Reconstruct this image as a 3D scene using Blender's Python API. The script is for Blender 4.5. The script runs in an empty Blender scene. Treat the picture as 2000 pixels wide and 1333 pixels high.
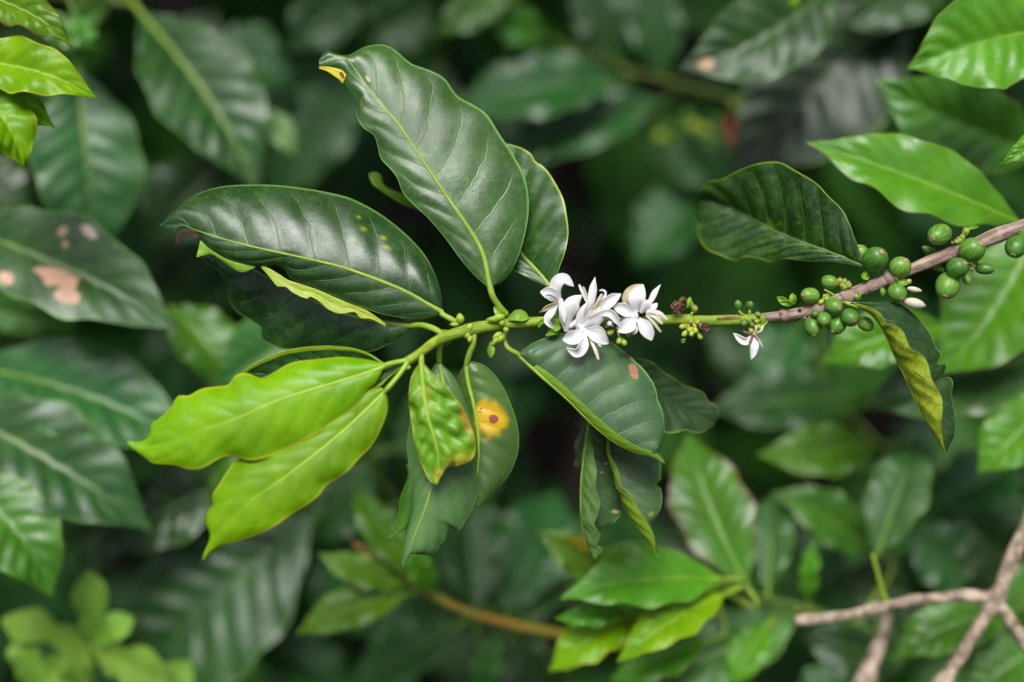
import bpy, math, random
from mathutils import Vector, noise
R = math.radians
random.seed(11)
sc = bpy.context.scene

# ------------------------------------------------------------------ camera, sky, sun, exposure
K = 0.00025                 # metres per photo pixel on the focus plane
D = 2000 * K * 50 / 36      # focus distance, 50 mm lens
PITCH, HEIGHT = R(38), 1.45
FWD = Vector((0, math.cos(PITCH), -math.sin(PITCH)))
UP = Vector((0, math.sin(PITCH), math.cos(PITCH)))
RIGHT = Vector((1, 0, 0))
CAM = Vector((0, 0, HEIGHT))
cd = bpy.data.cameras.new('camera'); cam = bpy.data.objects.new('camera', cd)
sc.collection.objects.link(cam); sc.camera = cam
cam.location = CAM; cam.rotation_euler = (R(90) - PITCH, 0, 0)
cd.lens = 50; cd.sensor_width = 36; cd.sensor_fit = 'HORIZONTAL'
cd.clip_start = 0.02; cd.clip_end = 500
cd.dof.use_dof = True; cd.dof.focus_distance = D - 10 * K; cd.dof.aperture_fstop = 1.55

SUN_EL, SUN_AZ = R(77), R(-160)       # azimuth from +Y, clockwise
w = bpy.data.worlds.new('World'); sc.world = w; w.use_nodes = True
wt = w.node_tree; wt.nodes.clear()
sky = wt.nodes.new('ShaderNodeTexSky'); sky.sky_type = 'NISHITA'; sky.sun_disc = False
sky.sun_elevation = SUN_EL; sky.sun_rotation = SUN_AZ; sky.air_density = 1.0; sky.dust_density = 6.0; sky.ozone_density = 1.0
hs = wt.nodes.new('ShaderNodeHueSaturation'); hs.inputs['Saturation'].default_value = 0.95
bg = wt.nodes.new('ShaderNodeBackground'); bg.inputs['Strength'].default_value = 0.06
wo = wt.nodes.new('ShaderNodeOutputWorld')
wt.links.new(sky.outputs[0], hs.inputs['Color']); wt.links.new(hs.outputs[0], bg.inputs[0]); wt.links.new(bg.outputs[0], wo.inputs[0])
sl = bpy.data.lights.new('sun', 'SUN'); sl.energy = 1.5; sl.angle = R(28); sl.color = (0.96, 0.98, 1.0)
so = bpy.data.objects.new('sun', sl); sc.collection.objects.link(so)
sdir = Vector((math.sin(SUN_AZ) * math.cos(SUN_EL), math.cos(SUN_AZ) * math.cos(SUN_EL), math.sin(SUN_EL)))
so.rotation_euler = sdir.to_track_quat('Z', 'Y').to_euler(); so.location = (0, 0, 5)
sc.view_settings.view_transform = 'Standard'; sc.view_settings.look = 'None'
sc.view_settings.exposure = 1.2; sc.view_settings.gamma = 1; sc.view_settings.use_curve_mapping = False
try:
    sc.cycles.max_bounces = 4; sc.cycles.transmission_bounces = 3; sc.cycles.diffuse_bounces = 3; sc.cycles.glossy_bounces = 2
    sc.cycles.use_denoising = True; sc.cycles.adaptive_threshold = 0.025
except Exception: pass

# ------------------------------------------------------------------ helpers
def P(px, py, d=0.0):
    """a point d photo-pixels in front of (+) or behind (-) the focus plane, seen at (px, py)"""
    z = D - d * K; s = K * z / D
    return CAM + RIGHT * ((px - 1000) * s) + UP * ((666.5 - py) * s) + FWD * z
def scale_at(d): return K * (D - d * K) / D      # metres per apparent pixel there

def cr(pts, n):
    """Catmull-Rom through pts (Vectors), n samples at even arc length"""
    pts = [Vector(p) for p in pts]
    if len(pts) == 2: return [pts[0].lerp(pts[1], i / (n - 1)) for i in range(n)]
    P0 = [pts[0] * 2 - pts[1]] + pts + [pts[-1] * 2 - pts[-2]]
    dense = []
    for i in range(1, len(P0) - 2):
        a, b, c, e = P0[i - 1], P0[i], P0[i + 1], P0[i + 2]
        for k in range(14):
            t = k / 14
            dense.append(0.5 * ((2 * b) + (c - a) * t + (2 * a - 5 * b + 4 * c - e) * t * t + (3 * b - a - 3 * c + e) * t ** 3))
    dense.append(pts[-1])
    L = [0.0]
    for i in range(1, len(dense)): L.append(L[-1] + (dense[i] - dense[i - 1]).length)
    out, j = [], 0
    for i in range(n):
        s = L[-1] * i / (n - 1)
        while j < len(L) - 2 and L[j + 1] < s: j += 1
        seg = L[j + 1] - L[j]
        out.append(dense[j].lerp(dense[j + 1], 0 if seg < 1e-12 else (s - L[j]) / seg))
    return out
def interp(tab, t):
    for (a, x), (b, y) in zip(tab, tab[1:]):
        if t <= b:
            f = (t - a) / (b - a); f = f * f * (3 - 2 * f) * 0.4 + f * 0.6
            return x + (y - x) * f
    return tab[-1][1]
def lin(vals, t):
    if not isinstance(vals, (list, tuple)): return vals
    x = t * (len(vals) - 1); i = min(int(x), len(vals) - 2)
    return vals[i] + (vals[i + 1] - vals[i]) * (x - i)

def thing(name, label, cat, loc, group=None):
    o = bpy.data.objects.new(name, None); o.empty_display_size = 0.02
    sc.collection.objects.link(o); o.location = loc; o['label'] = label; o['category'] = cat
    if group: o['group'] = group
    return o
def root_of(o):
    while o.parent: o = o.parent
    return o
def link_mesh(name, verts, faces, mats, parent, mat_idx=None, uvs=None, smooth=True, label=None):
    org = root_of(parent).location if parent else Vector((0, 0, 0))
    me = bpy.data.meshes.new(name)
    me.from_pydata([(v - org)[:] for v in verts], [], faces)
    for m in mats: me.materials.append(m)
    if mat_idx: me.polygons.foreach_set('material_index', mat_idx)
    if smooth: me.polygons.foreach_set('use_smooth', [True] * len(faces))
    if uvs:
        ul = me.uv_layers.new(name='UVMap'); flat = []
        for lp in me.loops: flat.extend(uvs[lp.vertex_index])
        ul.data.foreach_set('uv', flat)
    me.update()
    o = bpy.data.objects.new(name, me); sc.collection.objects.link(o)
    if parent: o.parent = parent
    if label: o['label'] = label
    return o

def tube_data(pts, radii, sides=10, cap=True, flat=1.0):
    n = len(pts); V, F = [], []
    t0 = (pts[1] - pts[0]).normalized()
    ref = Vector((0, 0, 1)) if abs(t0.z) < 0.9 else Vector((1, 0, 0))
    nrm = t0.cross(ref).normalized()
    for i in range(n):
        t = (pts[min(i + 1, n - 1)] - pts[max(i - 1, 0)]).normalized()
        nrm = (nrm - t * nrm.dot(t)).normalized(); b = t.cross(nrm)
        for k in range(sides):
            a = 2 * math.pi * k / sides
            V.append(pts[i] + (nrm * math.cos(a) + b * math.sin(a)) * radii[i])
    for i in range(n - 1):
        for k in range(sides):
            k2 = (k + 1) % sides
            F.append((i * sides + k, i * sides + k2, (i + 1) * sides + k2, (i + 1) * sides + k))
    if cap:
        F.append(tuple(range(sides))[::-1]); F.append(tuple((n - 1) * sides + k for k in range(sides)))
    return V, F
def tube(name, pts, radii, mat, parent, sides=10, n=None, lump=0.0, label=None):
    """pts world Vectors, radii metres (list, interpolated)"""
    n = n or max(8, 5 * len(pts)); c = cr(pts, n)
    r = [lin(radii, i / (n - 1)) * (1 + lump * (noise.noise(c[i] * 90) )) for i in range(n)]
    V, F = tube_data(c, r, sides)
    uv = [((i // sides) / n, (i % sides) / sides) for i in range(len(V))]
    return link_mesh(name, V, F, [mat], parent, uvs=uv, label=label)

# ------------------------------------------------------------------ materials
class NT:
    def __init__(self, name):
        self.m = bpy.data.materials.new(name); self.m.use_nodes = True
        self.t = self.m.node_tree; self.t.nodes.clear()
        self.out = self.t.nodes.new('ShaderNodeOutputMaterial')
    def node(self, typ, **kw):
        n = self.t.nodes.new(typ)
        for k, v in kw.items(): setattr(n, k, v)
        return n
    def put(self, sock, v):
        if hasattr(v, 'is_linked'): self.t.links.new(v, sock)
        else: sock.default_value = v
    def math(self, op, a, b=None, c=None, clamp=False):
        n = self.node('ShaderNodeMath', operation=op, use_clamp=clamp)
        self.put(n.inputs[0], a)
        if b is not None: self.put(n.inputs[1], b)
        if c is not None: self.put(n.inputs[2], c)
        return n.outputs[0]
    def mix(self, f, a, b, blend='MIX'):
        n = self.node('ShaderNodeMix', data_type='RGBA', blend_type=blend)
        self.put(n.inputs[0], f)
        self.put(n.inputs[6], a if hasattr(a, 'is_linked') else (*a, 1)); self.put(n.inputs[7], b if hasattr(b, 'is_linked') else (*b, 1))
        return n.outputs[2]
    def smooth(self, v, lo, hi, a=0.0, b=1.0):
        n = self.node('ShaderNodeMapRange', interpolation_type='SMOOTHSTEP')
        self.put(n.inputs[0], v); n.inputs[1].default_value = lo; n.inputs[2].default_value = hi
        n.inputs[3].default_value = a; n.inputs[4].default_value = b
        return n.outputs[0]
    def noise(self, scale, detail=3, rough=0.55, vec=None):
        n = self.node('ShaderNodeTexNoise'); n.inputs['Scale'].default_value = scale
        n.inputs['Detail'].default_value = detail; n.inputs['Roughness'].default_value = rough
        self.put(n.inputs['Vector'], vec if vec is not None else self.obj())
        return n.outputs[0]
    def obj(self):
        if not hasattr(self, '_tc'): self._tc = self.node('ShaderNodeTexCoord')
        return self._tc.outputs['Object']
    def uv(self):
        self.obj(); return self._tc.outputs['UV']
    def voronoi_edge(self, scale, vec=None):
        n = self.node('ShaderNodeTexVoronoi', feature='DISTANCE_TO_EDGE'); n.inputs['Scale'].default_value = scale
        self.put(n.inputs['Vector'], vec if vec is not None else self.obj()); return n.outputs[0]
    def bump(self, h, dist, strength=1.0, nrm=None):
        n = self.node('ShaderNodeBump'); n.inputs['Strength'].default_value = strength; n.inputs['Distance'].default_value = dist
        self.put(n.inputs['Height'], h)
        if nrm is not None: self.put(n.inputs['Normal'], nrm)
        return n.outputs[0]
    def finish(self, col, rough, nrm=None, trans=0.0, tcol=None, spec=0.5, coat=0.0, sss=0.0):
        p = self.node('ShaderNodeBsdfPrincipled')
        self.put(p.inputs['Base Color'], col if hasattr(col, 'is_linked') else (*col, 1)); self.put(p.inputs['Roughness'], rough)
        p.inputs['Specular IOR Level'].default_value = spec
        if coat: p.inputs['Coat Weight'].default_value = coat; p.inputs['Coat Roughness'].default_value = 0.3
        if sss:
            p.inputs['Subsurface Weight'].default_value = sss; p.inputs['Subsurface Radius'].default_value = (1, 1, 0.8); p.inputs['Subsurface Scale'].default_value = 0.0015
        if nrm is not None: self.put(p.inputs['Normal'], nrm)
        o = p.outputs[0]
        if trans:
            tr = self.node('ShaderNodeBsdfTranslucent'); tc = tcol if tcol is not None else col
            self.put(tr.inputs['Color'], tc if hasattr(tc, 'is_linked') else (*tc, 1))
            mx = self.node('ShaderNodeMixShader'); mx.inputs[0].default_value = trans
            self.t.links.new(o, mx.inputs[1]); self.t.links.new(tr.outputs[0], mx.inputs[2]); o = mx.outputs[0]
        self.t.links.new(o, self.out.inputs['Surface'])
        return self.m

NV = 9.0      # lateral veins on each side of a blade
def vein_s(u, v):
    a = abs(v); return NV * (u - 0.13 * a - 0.05 * a * a) + (0.4 if v > 0 else 0.0)
_cache = {}
def leaf_mat(name, c1, c2, vein, rim=None, rough=0.36, trans=0.18, tcol=None, spots=(), under=False, vein_amt=0.55, spec=0.5, rimw=0.965, blotch=None, grain=1.0, coat=0.0):
    if name in _cache: return _cache[name]
    n = NT(name)
    sx = n.node('ShaderNodeSeparateXYZ'); n.put(sx.inputs[0], n.uv())
    u = sx.outputs[0]; v = n.math('MULTIPLY_ADD', sx.outputs[1], 2.0, -1.0); a = n.math('ABSOLUTE', v)
    side = n.math('MULTIPLY', n.math('GREATER_THAN', v, 0.0), 0.4)
    wob = n.math('MULTIPLY_ADD', n.noise(60, 2), 0.35, -0.17)
    lean = n.math('MULTIPLY_ADD', n.math('MULTIPLY', a, a), 0.05, n.math('MULTIPLY', a, 0.13))
    s = n.math('ADD', n.math('ADD', n.math('MULTIPLY', n.math('SUBTRACT', u, lean), NV), side), wob)
    f = n.math('FRACT', s); m = n.math('MINIMUM', f, n.math('SUBTRACT', 1.0, f))
    lat = n.math('MULTIPLY', n.smooth(m, 0.034 if not under else 0.05, 0.006), n.smooth(a, 0.98, 0.6))
    lat = n.math('MULTIPLY', lat, n.smooth(u, 0.02, 0.1))
    net = n.smooth(n.voronoi_edge(190), 0.09, 0.0) if under else None   # fine network between the veins of the lower face
    n1 = n.noise(45, 4); n2 = n.noise(260, 3)
    col = n.mix(n.smooth(n1, 0.35, 0.68), c1, c2)
    col = n.mix(n.math('MULTIPLY', n.smooth(n2, 0.45, 0.75), 0.22), col, vein)
    n3 = n.noise(24, 5, 0.65)
    col = n.mix(n.math('MULTIPLY', n.smooth(n3, 0.5, 0.7), 0.4), col, tuple(x * 0.45 for x in c1))
    if not under: col = n.mix(n.math('MULTIPLY', n.smooth(n.voronoi_edge(330), 0.08, 0.0), 0.16), col, vein)
    dust = n.math('MULTIPLY', n.smooth(n.noise(620, 2, 0.5), 0.68, 0.74), n.smooth(n.noise(30, 2), 0.45, 0.65))
    col = n.mix(n.math('MULTIPLY', dust, 0.35), col, (0.35, 0.36, 0.30))
    if blotch:
        col = n.mix(n.smooth(n.noise(70, 3, vec=n.obj()), blotch[1], blotch[1] + 0.12), col, blotch[0])
    if under: col = n.mix(n.math('MULTIPLY', net, 0.5), col, vein)
    col = n.mix(n.math('MULTIPLY', lat, vein_amt), col, vein)
    if rim: col = n.mix(n.smooth(n.math('ADD', a, n.math('MULTIPLY', n1, 0.02)), rimw, rimw + 0.03), col, rim)
    for (u0, v0, su, sv, inner, halo) in spots:
        du = n.math('DIVIDE', n.math('SUBTRACT', u, u0), su); dv = n.math('DIVIDE', n.math('SUBTRACT', v, v0), sv)
        dd = n.math('SQRT', n.math('ADD', n.math('MULTIPLY', du, du), n.math('MULTIPLY', dv, dv)))
        dd = n.math('ADD', dd, n.math('MULTIPLY_ADD', n.noise(130, 3), 1.5, -0.75))
        if halo: col = n.mix(n.smooth(dd, 1.6, 0.75), col, halo)
        if inner: col = n.mix(n.smooth(dd, 1.0 if not halo else 0.62, 0.86 if not halo else 0.4), col, inner)
    oi = n.node('ShaderNodeObjectInfo')
    hv = n.node('ShaderNodeHueSaturation'); n.put(hv.inputs['Color'], col)
    n.put(hv.inputs['Value'], n.math('MULTIPLY_ADD', oi.outputs['Random'], 0.36, 0.82)); n.put(hv.inputs['Hue'], n.math('MULTIPLY_ADD', oi.outputs['Random'], 0.018, 0.491))
    col = hv.outputs[0]
    h = n.math('MULTIPLY_ADD', n2, 0.55, n.math('MULTIPLY', n.noise(1500, 3, 0.7), 0.42))
    h = n.math('SUBTRACT', h, n.math('MULTIPLY', lat, 0.5))
    nb = n.bump(h, 0.00028 * grain, 0.8)
    rg = n.math('ADD', n.math('MULTIPLY_ADD', n1, 0.16, rough - 0.08), n.math('MULTIPLY_ADD', n.smooth(n3, 0.38, 0.66), 0.16, n.math('MULTIPLY_ADD', dust, 0.3, -0.06)))
    _cache[name] = n.finish(col, rg, nb, trans, tcol, spec, coat)
    return _cache[name]

YV = (0.30, 0.42, 0.06)
def dark(name='mature_leaf', **k):
    kw = dict(c1=(0.014, 0.050, 0.010), c2=(0.026, 0.078, 0.018), vein=(0.13, 0.26, 0.035), rim=(0.13, 0.28, 0.06), rough=0.31, trans=0.12, tcol=(0.06, 0.20, 0.01)); kw.update(k)
    return leaf_mat(name, **kw)
def mid(name='green_leaf', **k):
    kw = dict(c1=(0.042, 0.165, 0.010), c2=(0.070, 0.225, 0.016), vein=(0.15, 0.33, 0.05), rim=(0.20, 0.36, 0.04), rough=0.30, trans=0.2, tcol=(0.12, 0.36, 0.01)); kw.update(k)
    return leaf_mat(name, **kw)
def lime(name='young_leaf', **k):
    kw = dict(c1=(0.165, 0.41, 0.001), c2=(0.245, 0.52, 0.002), spec=0.28, vein=(0.36, 0.56, 0.05), rim=(0.42, 0.52, 0.02), rough=0.27, trans=0.36, tcol=(0.30, 0.55, 0.01), vein_amt=0.3, rimw=0.93); kw.update(k)
    return leaf_mat(name, **kw)
UND = leaf_mat('leaf_underside', (0.075, 0.17, 0.03), (0.10, 0.21, 0.04), (0.16, 0.28, 0.06), rough=0.55, trans=0.25, tcol=(0.15, 0.36, 0.02), under=True)
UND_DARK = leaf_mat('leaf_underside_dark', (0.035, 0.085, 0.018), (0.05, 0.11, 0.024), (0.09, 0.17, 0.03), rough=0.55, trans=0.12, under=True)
UND_YEL = leaf_mat('leaf_underside_yellow', (0.38, 0.54, 0.025), (0.50, 0.64, 0.045), (0.08, 0.14, 0.010), rough=0.5, trans=0.25, tcol=(0.5, 0.5, 0.03), under=True, vein_amt=0.8)
UND_PALE = leaf_mat('leaf_underside_pale', (0.36, 0.46, 0.03), (0.46, 0.54, 0.05), (0.3, 0.42, 0.03), rough=0.5, trans=0.3, under=True, vein_amt=0.3)
UND_LIME = leaf_mat('leaf_underside_lime', (0.20, 0.38, 0.02), (0.27, 0.46, 0.03), (0.3, 0.5, 0.05), rough=0.5, trans=0.3, under=True)

def plain(name, c1, c2, scale, rough=0.5, bump=0.0003, trans=0.0, spec=0.4, stretch=None, sss=0.0, detail=4, lo=0.35, hi=0.65):
    if name in _cache: return _cache[name]
    n = NT(name); vec = None
    if stretch:
        mp = n.node('ShaderNodeMapping'); n.put(mp.inputs[0], n.obj()); mp.inputs['Scale'].default_value = stretch; vec = mp.outputs[0]
    nz = n.noise(scale, detail, 0.6, vec)
    col = n.mix(n.smooth(nz, lo, hi), c1, c2)
    _cache[name] = n.finish(col, rough, n.bump(nz, bump, 0.8), trans, None, spec, 0, sss); return _cache[name]
PETIOLE = plain('petiole', (0.17, 0.31, 0.03), (0.26, 0.40, 0.05), 80, 0.42, 0.0002, 0.12)
RIB = plain('midrib', (0.22, 0.36, 0.03), (0.30, 0.44, 0.045), 90, 0.45, 0.0002, 0.1)
RIB_DARK = plain('midrib_dull', (0.09, 0.18, 0.025), (0.13, 0.24, 0.035), 90, 0.45, 0.0002, 0.1)
RIB_LIME = plain('midrib_lime', (0.32, 0.52, 0.04), (0.40, 0.58, 0.06), 90, 0.4, 0.0002, 0.2)
def streaked(name, c1, c2, c3, su, sv, rough):
    n = NT(name); mp = n.node('ShaderNodeMapping'); n.put(mp.inputs[0], n.uv()); mp.inputs['Scale'].default_value = (su, sv, 1)
    st = n.noise(1.0, 5, 0.65, mp.outputs[0]); n1 = n.noise(160, 4, 0.6); n2 = n.noise(40, 3)
    col = n.mix(n.smooth(st, 0.36, 0.66), c1, c2); col = n.mix(n.math('MULTIPLY', n.smooth(n1, 0.5, 0.72), 0.55), col, c3)
    col = n.mix(n.math('MULTIPLY', n.smooth(n2, 0.5, 0.7), 0.5), col, c1)
    return n.finish(col, rough, n.bump(n.math('ADD', st, n.math('MULTIPLY', n1, 0.6)), 0.0009, 0.8), 0, None, 0.25)
BARK = streaked('bark', (0.17, 0.10, 0.075), (0.42, 0.32, 0.25), (0.52, 0.45, 0.38), 22, 9, 0.75)
GREEN_STEM = streaked('green_stem', (0.15, 0.25, 0.018), (0.27, 0.37, 0.03), (0.36, 0.44, 0.06), 16, 6, 0.45)
BARK_BARE = plain('bark_bare', (0.17, 0.12, 0.08), (0.50, 0.41, 0.30), 150, 0.85, 0.0022, 0, 0.2, (1, 1, 1))
BARK_ORANGE = plain('bark_orange', (0.30, 0.28, 0.03), (0.38, 0.20, 0.03), 40, 0.6)
BARK_DARK = plain('bark_dark', (0.04, 0.025, 0.022), (0.09, 0.055, 0.05), 30, 0.85, 0.002)
BUD = plain('bud', (0.24, 0.38, 0.03), (0.40, 0.50, 0.05), 120, 0.45, 0.0002, 0.1)
BRACT = plain('bract', (0.14, 0.33, 0.02), (0.24, 0.44, 0.03), 100, 0.4, 0.0002, 0.2)
TIP = plain('dry_tip', (0.22, 0.13, 0.06), (0.38, 0.27, 0.15), 500, 0.8)
DRY = plain('withered_petal', (0.10, 0.042, 0.028), (0.24, 0.12, 0.075), 160, 0.8, 0.0006)
PETAL = plain('petal', (0.80, 0.79, 0.76), (0.87, 0.865, 0.85), 200, 0.55, 0.0004, 0.26, 0.3)
CREAM = plain('petal_cream', (0.60, 0.52, 0.36), (0.74, 0.68, 0.54), 120, 0.5, 0.0002, 0.2, 0.3)
TAN = plain('petal_fading', (0.42, 0.34, 0.18), (0.58, 0.50, 0.30), 120, 0.55, 0.0002, 0.15, 0.3)
BROWN = plain('dead_tissue', (0.20, 0.08, 0.04), (0.40, 0.20, 0.12), 200, 0.8)
MAROON = plain('dead_tip', (0.02, 0.005, 0.005), (0.05, 0.013, 0.011), 200, 0.7)
RED = plain('ripe_berry', (0.28, 0.02, 0.03), (0.36, 0.05, 0.05), 60, 0.35)
WEED = leaf_mat('weed_leaf', (0.16, 0.33, 0.035), (0.22, 0.42, 0.05), (0.28, 0.48, 0.08), rough=0.6, trans=0.3, spec=0.25, tcol=(0.25, 0.45, 0.05))
def berry_mat():
    n = NT('green_berry')
    mp = n.node('ShaderNodeMapping'); n.put(mp.inputs[0], n.uv()); mp.inputs['Scale'].default_value = (1.2, 26, 1)
    st = n.noise(2.2, 3, 0.6, mp.outputs[0]); n1 = n.noise(120, 3)
    col = n.mix(n.smooth(st, 0.42, 0.68), (0.05, 0.17, 0.012), (0.17, 0.34, 0.06))
    col = n.mix(n.math('MULTIPLY', n.smooth(n1, 0.5, 0.75), 0.5), col, (0.16, 0.33, 0.05))
    oi = n.node('ShaderNodeObjectInfo'); hv = n.node('ShaderNodeHueSaturation'); n.put(hv.inputs['Color'], col)
    n.put(hv.inputs['Value'], n.math('MULTIPLY_ADD', oi.outputs['Random'], 0.6, 0.72)); n.put(hv.inputs['Hue'], n.math('MULTIPLY_ADD', oi.outputs['Random'], -0.035, 0.515))
    col = n.mix(n.math('MULTIPLY', n.smooth(n.noise(420, 2), 0.66, 0.72), 0.7), hv.outputs[0], (0.12, 0.09, 0.03))
    return n.finish(col, n.math('MULTIPLY_ADD', n1, 0.25, 0.26), n.bump(n1, 0.0005, 0.5), 0, None, 0.45, 0, 0.15)
BERRY = berry_mat()

# ------------------------------------------------------------------ leaf surfaces
PROFILE = [(0, .02), (.05, .13), (.14, .44), (.28, .80), (.42, .98), (.50, 1.0), (.62, .92), (.74, .72), (.84, .44), (.91, .21), (.96, .085), (1, .0)]
PETAL_P = [(0, .32), (.2, .58), (.42, .96), (.55, 1.0), (.72, .84), (.86, .5), (.95, .2), (1, .02)]
STAMEN_P = [(0, .7), (.3, .9), (.7, 1.0), (.95, .7), (1, .3)]
def shell(name, grid, uvg, parent, mats, thick, sgn, label=None):
    """grid[r][c] world points -> closed leaf: top sheet, lower sheet, pale cut edge"""
    nr, nc = len(grid), len(grid[0])
    nrm = []
    for r in range(nr):
        row = []
        for c in range(nc):
            a = grid[min(r + 1, nr - 1)][c] - grid[max(r - 1, 0)][c]; b = grid[r][min(c + 1, nc - 1)] - grid[r][max(c - 1, 0)]
            n = b.cross(a)
            row.append(n.normalized() * sgn if n.length > 1e-14 else (row[-1] if row else Vector((0, 0, 1))))
        nrm.append(row)
    V, UVS, F, MI = [], [], [], []
    for s in (0.5, -0.5):
        for r in range(nr):
            for c in range(nc):
                V.append(grid[r][c] + nrm[r][c] * (thick * s)); UVS.append(uvg[r][c])
    o = nr * nc
    for r in range(nr - 1):
        for c in range(nc - 1):
            q = (r * nc + c, r * nc + c + 1, (r + 1) * nc + c + 1, (r + 1) * nc + c)
            if sgn < 0: q = q[::-1]
            F.append(q); MI.append(0); F.append(tuple(o + i for i in q[::-1])); MI.append(1)
    ring = [(0, c) for c in range(nc)] + [(r, nc - 1) for r in range(1, nr)] + [(nr - 1, c) for c in range(nc - 2, -1, -1)] + [(r, 0) for r in range(nr - 2, 0, -1)]
    b0 = len(V)
    for (r, c) in ring:
        V.append(grid[r][c] + nrm[r][c] * (thick * .5)); V.append(grid[r][c] - nrm[r][c] * (thick * .5)); UVS += [uvg[r][c]] * 2
    m = len(ring)
    for i in range(m):
        j = (i + 1) % m; q = (b0 + 2 * i, b0 + 2 * i + 1, b0 + 2 * j + 1, b0 + 2 * j)
        F.append(q if sgn > 0 else q[::-1]); MI.append(0)
    return link_mesh(name, V, F, mats, parent, MI, UVS, label=label)

def env(x): return max(0.0, math.sin(math.pi * min(max(x, 0), 1)))
def patch_leaf(parent, left, midr, right, d, dl, dr, top, und, q=3.0, bl=4, br=4, rows=84, cols=11, thick=2.2, rib=4.5, ribmat=None,
               wave=0.0, face=1, rough_n=1.5, name='leaf', label=None, petiole=None, ripple=0.0, seed=0):
    """a blade lofted between traced margin, midrib and margin (photo px) with real depths d along it"""
    n = rows
    def lift(pts, off):
        m = len(pts); out = []
        # parameter of each point by arc length
        L = [0.0]
        for i in range(1, m): L.append(L[-1] + math.hypot(pts[i][0] - pts[i - 1][0], pts[i][1] - pts[i - 1][1]))
        for i, p in enumerate(pts):
            t = L[i] / L[-1]
            o = off[i] if isinstance(off, list) and len(off) == m else (lin(off, t) if isinstance(off, (list, tuple)) else off * env(t) ** 0.7)
            out.append(P(p[0], p[1], lin(d, t) + o))
        return out
    CL, CM, CR_ = cr(lift(left, dl), n), cr(lift(midr, 0.0), n), cr(lift(right, dr), n)
    # which side is the upper face: the half towards 'right' shows its upper face when face = 1
    acc = Vector((0, 0, 0))
    for i in range(n // 4, 3 * n // 4):
        acc += (CR_[i] - CM[i]).cross(CM[i + 1] - CM[i - 1])
    view = CAM - CM[n // 2]
    sgn = (1 if acc.dot(view) > 0 else -1) * face
    grid, uvg = [], []
    for i in range(n):
        t = i / (n - 1); tan = CM[min(i + 1, n - 1)] - CM[max(i - 1, 0)]
        row, uvr = [], []
        for k in range(-cols, cols + 1):
            v = k / cols; a = abs(v); E = CR_[i] if v > 0 else CL[i]
            vec = E - CM[i]; p = CM[i] + vec * a
            nv = vec.cross(tan) if v > 0 else tan.cross(vec)
            if a > 0 and nv.length > 1e-12:
                nv = nv.normalized() * sgn; wd = vec.length / K
                b = (br if v > 0 else bl) * min(1, wd / 40)
                h = b * 4 * a * (1 - a)
                h += q * min(1, wd / 50) * (abs(math.sin(math.pi * vein_s(t, v))) ** 1.05 - 0.55) * env(a * 0.97 + 0.02) ** 0.8 * env(t) ** 0.4
                h += wave * a ** 3 * math.sin(t * 34 + 3 * v + seed) * env(t)
                h += rough_n * env(a * 0.5) * noise.noise(p * 70 + Vector((seed, 0, 0)))
                if ripple: h += ripple * env(a) ** 0.5 * env(t) ** 0.5 * noise.noise(p * 145 + Vector((seed, 3, 0))) * 2
                p = p + nv * (h * K)
            row.append(p); uvr.append((t, (v + 1) / 2))
        grid.append(row); uvg.append(uvr)
    lf = shell(name, grid, uvg, parent, [top, und], thick * K, sgn, label)
    if rib:
        c = [g[cols] for g in grid]
        if petiole: c = cr([P(*p) for p in petiole], 14)[:-1] + c
        m = len(c); np_ = m - n
        rr = [(rib * 1.25 if i < np_ else rib * (1.15 - 0.95 * ((i - np_) / n) ** 0.8)) * K for i in range(m)]
        V, F = tube_data(c, rr, 8)
        link_mesh('midrib', V, F, [ribmat or RIB], lf)
    return lf

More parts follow.
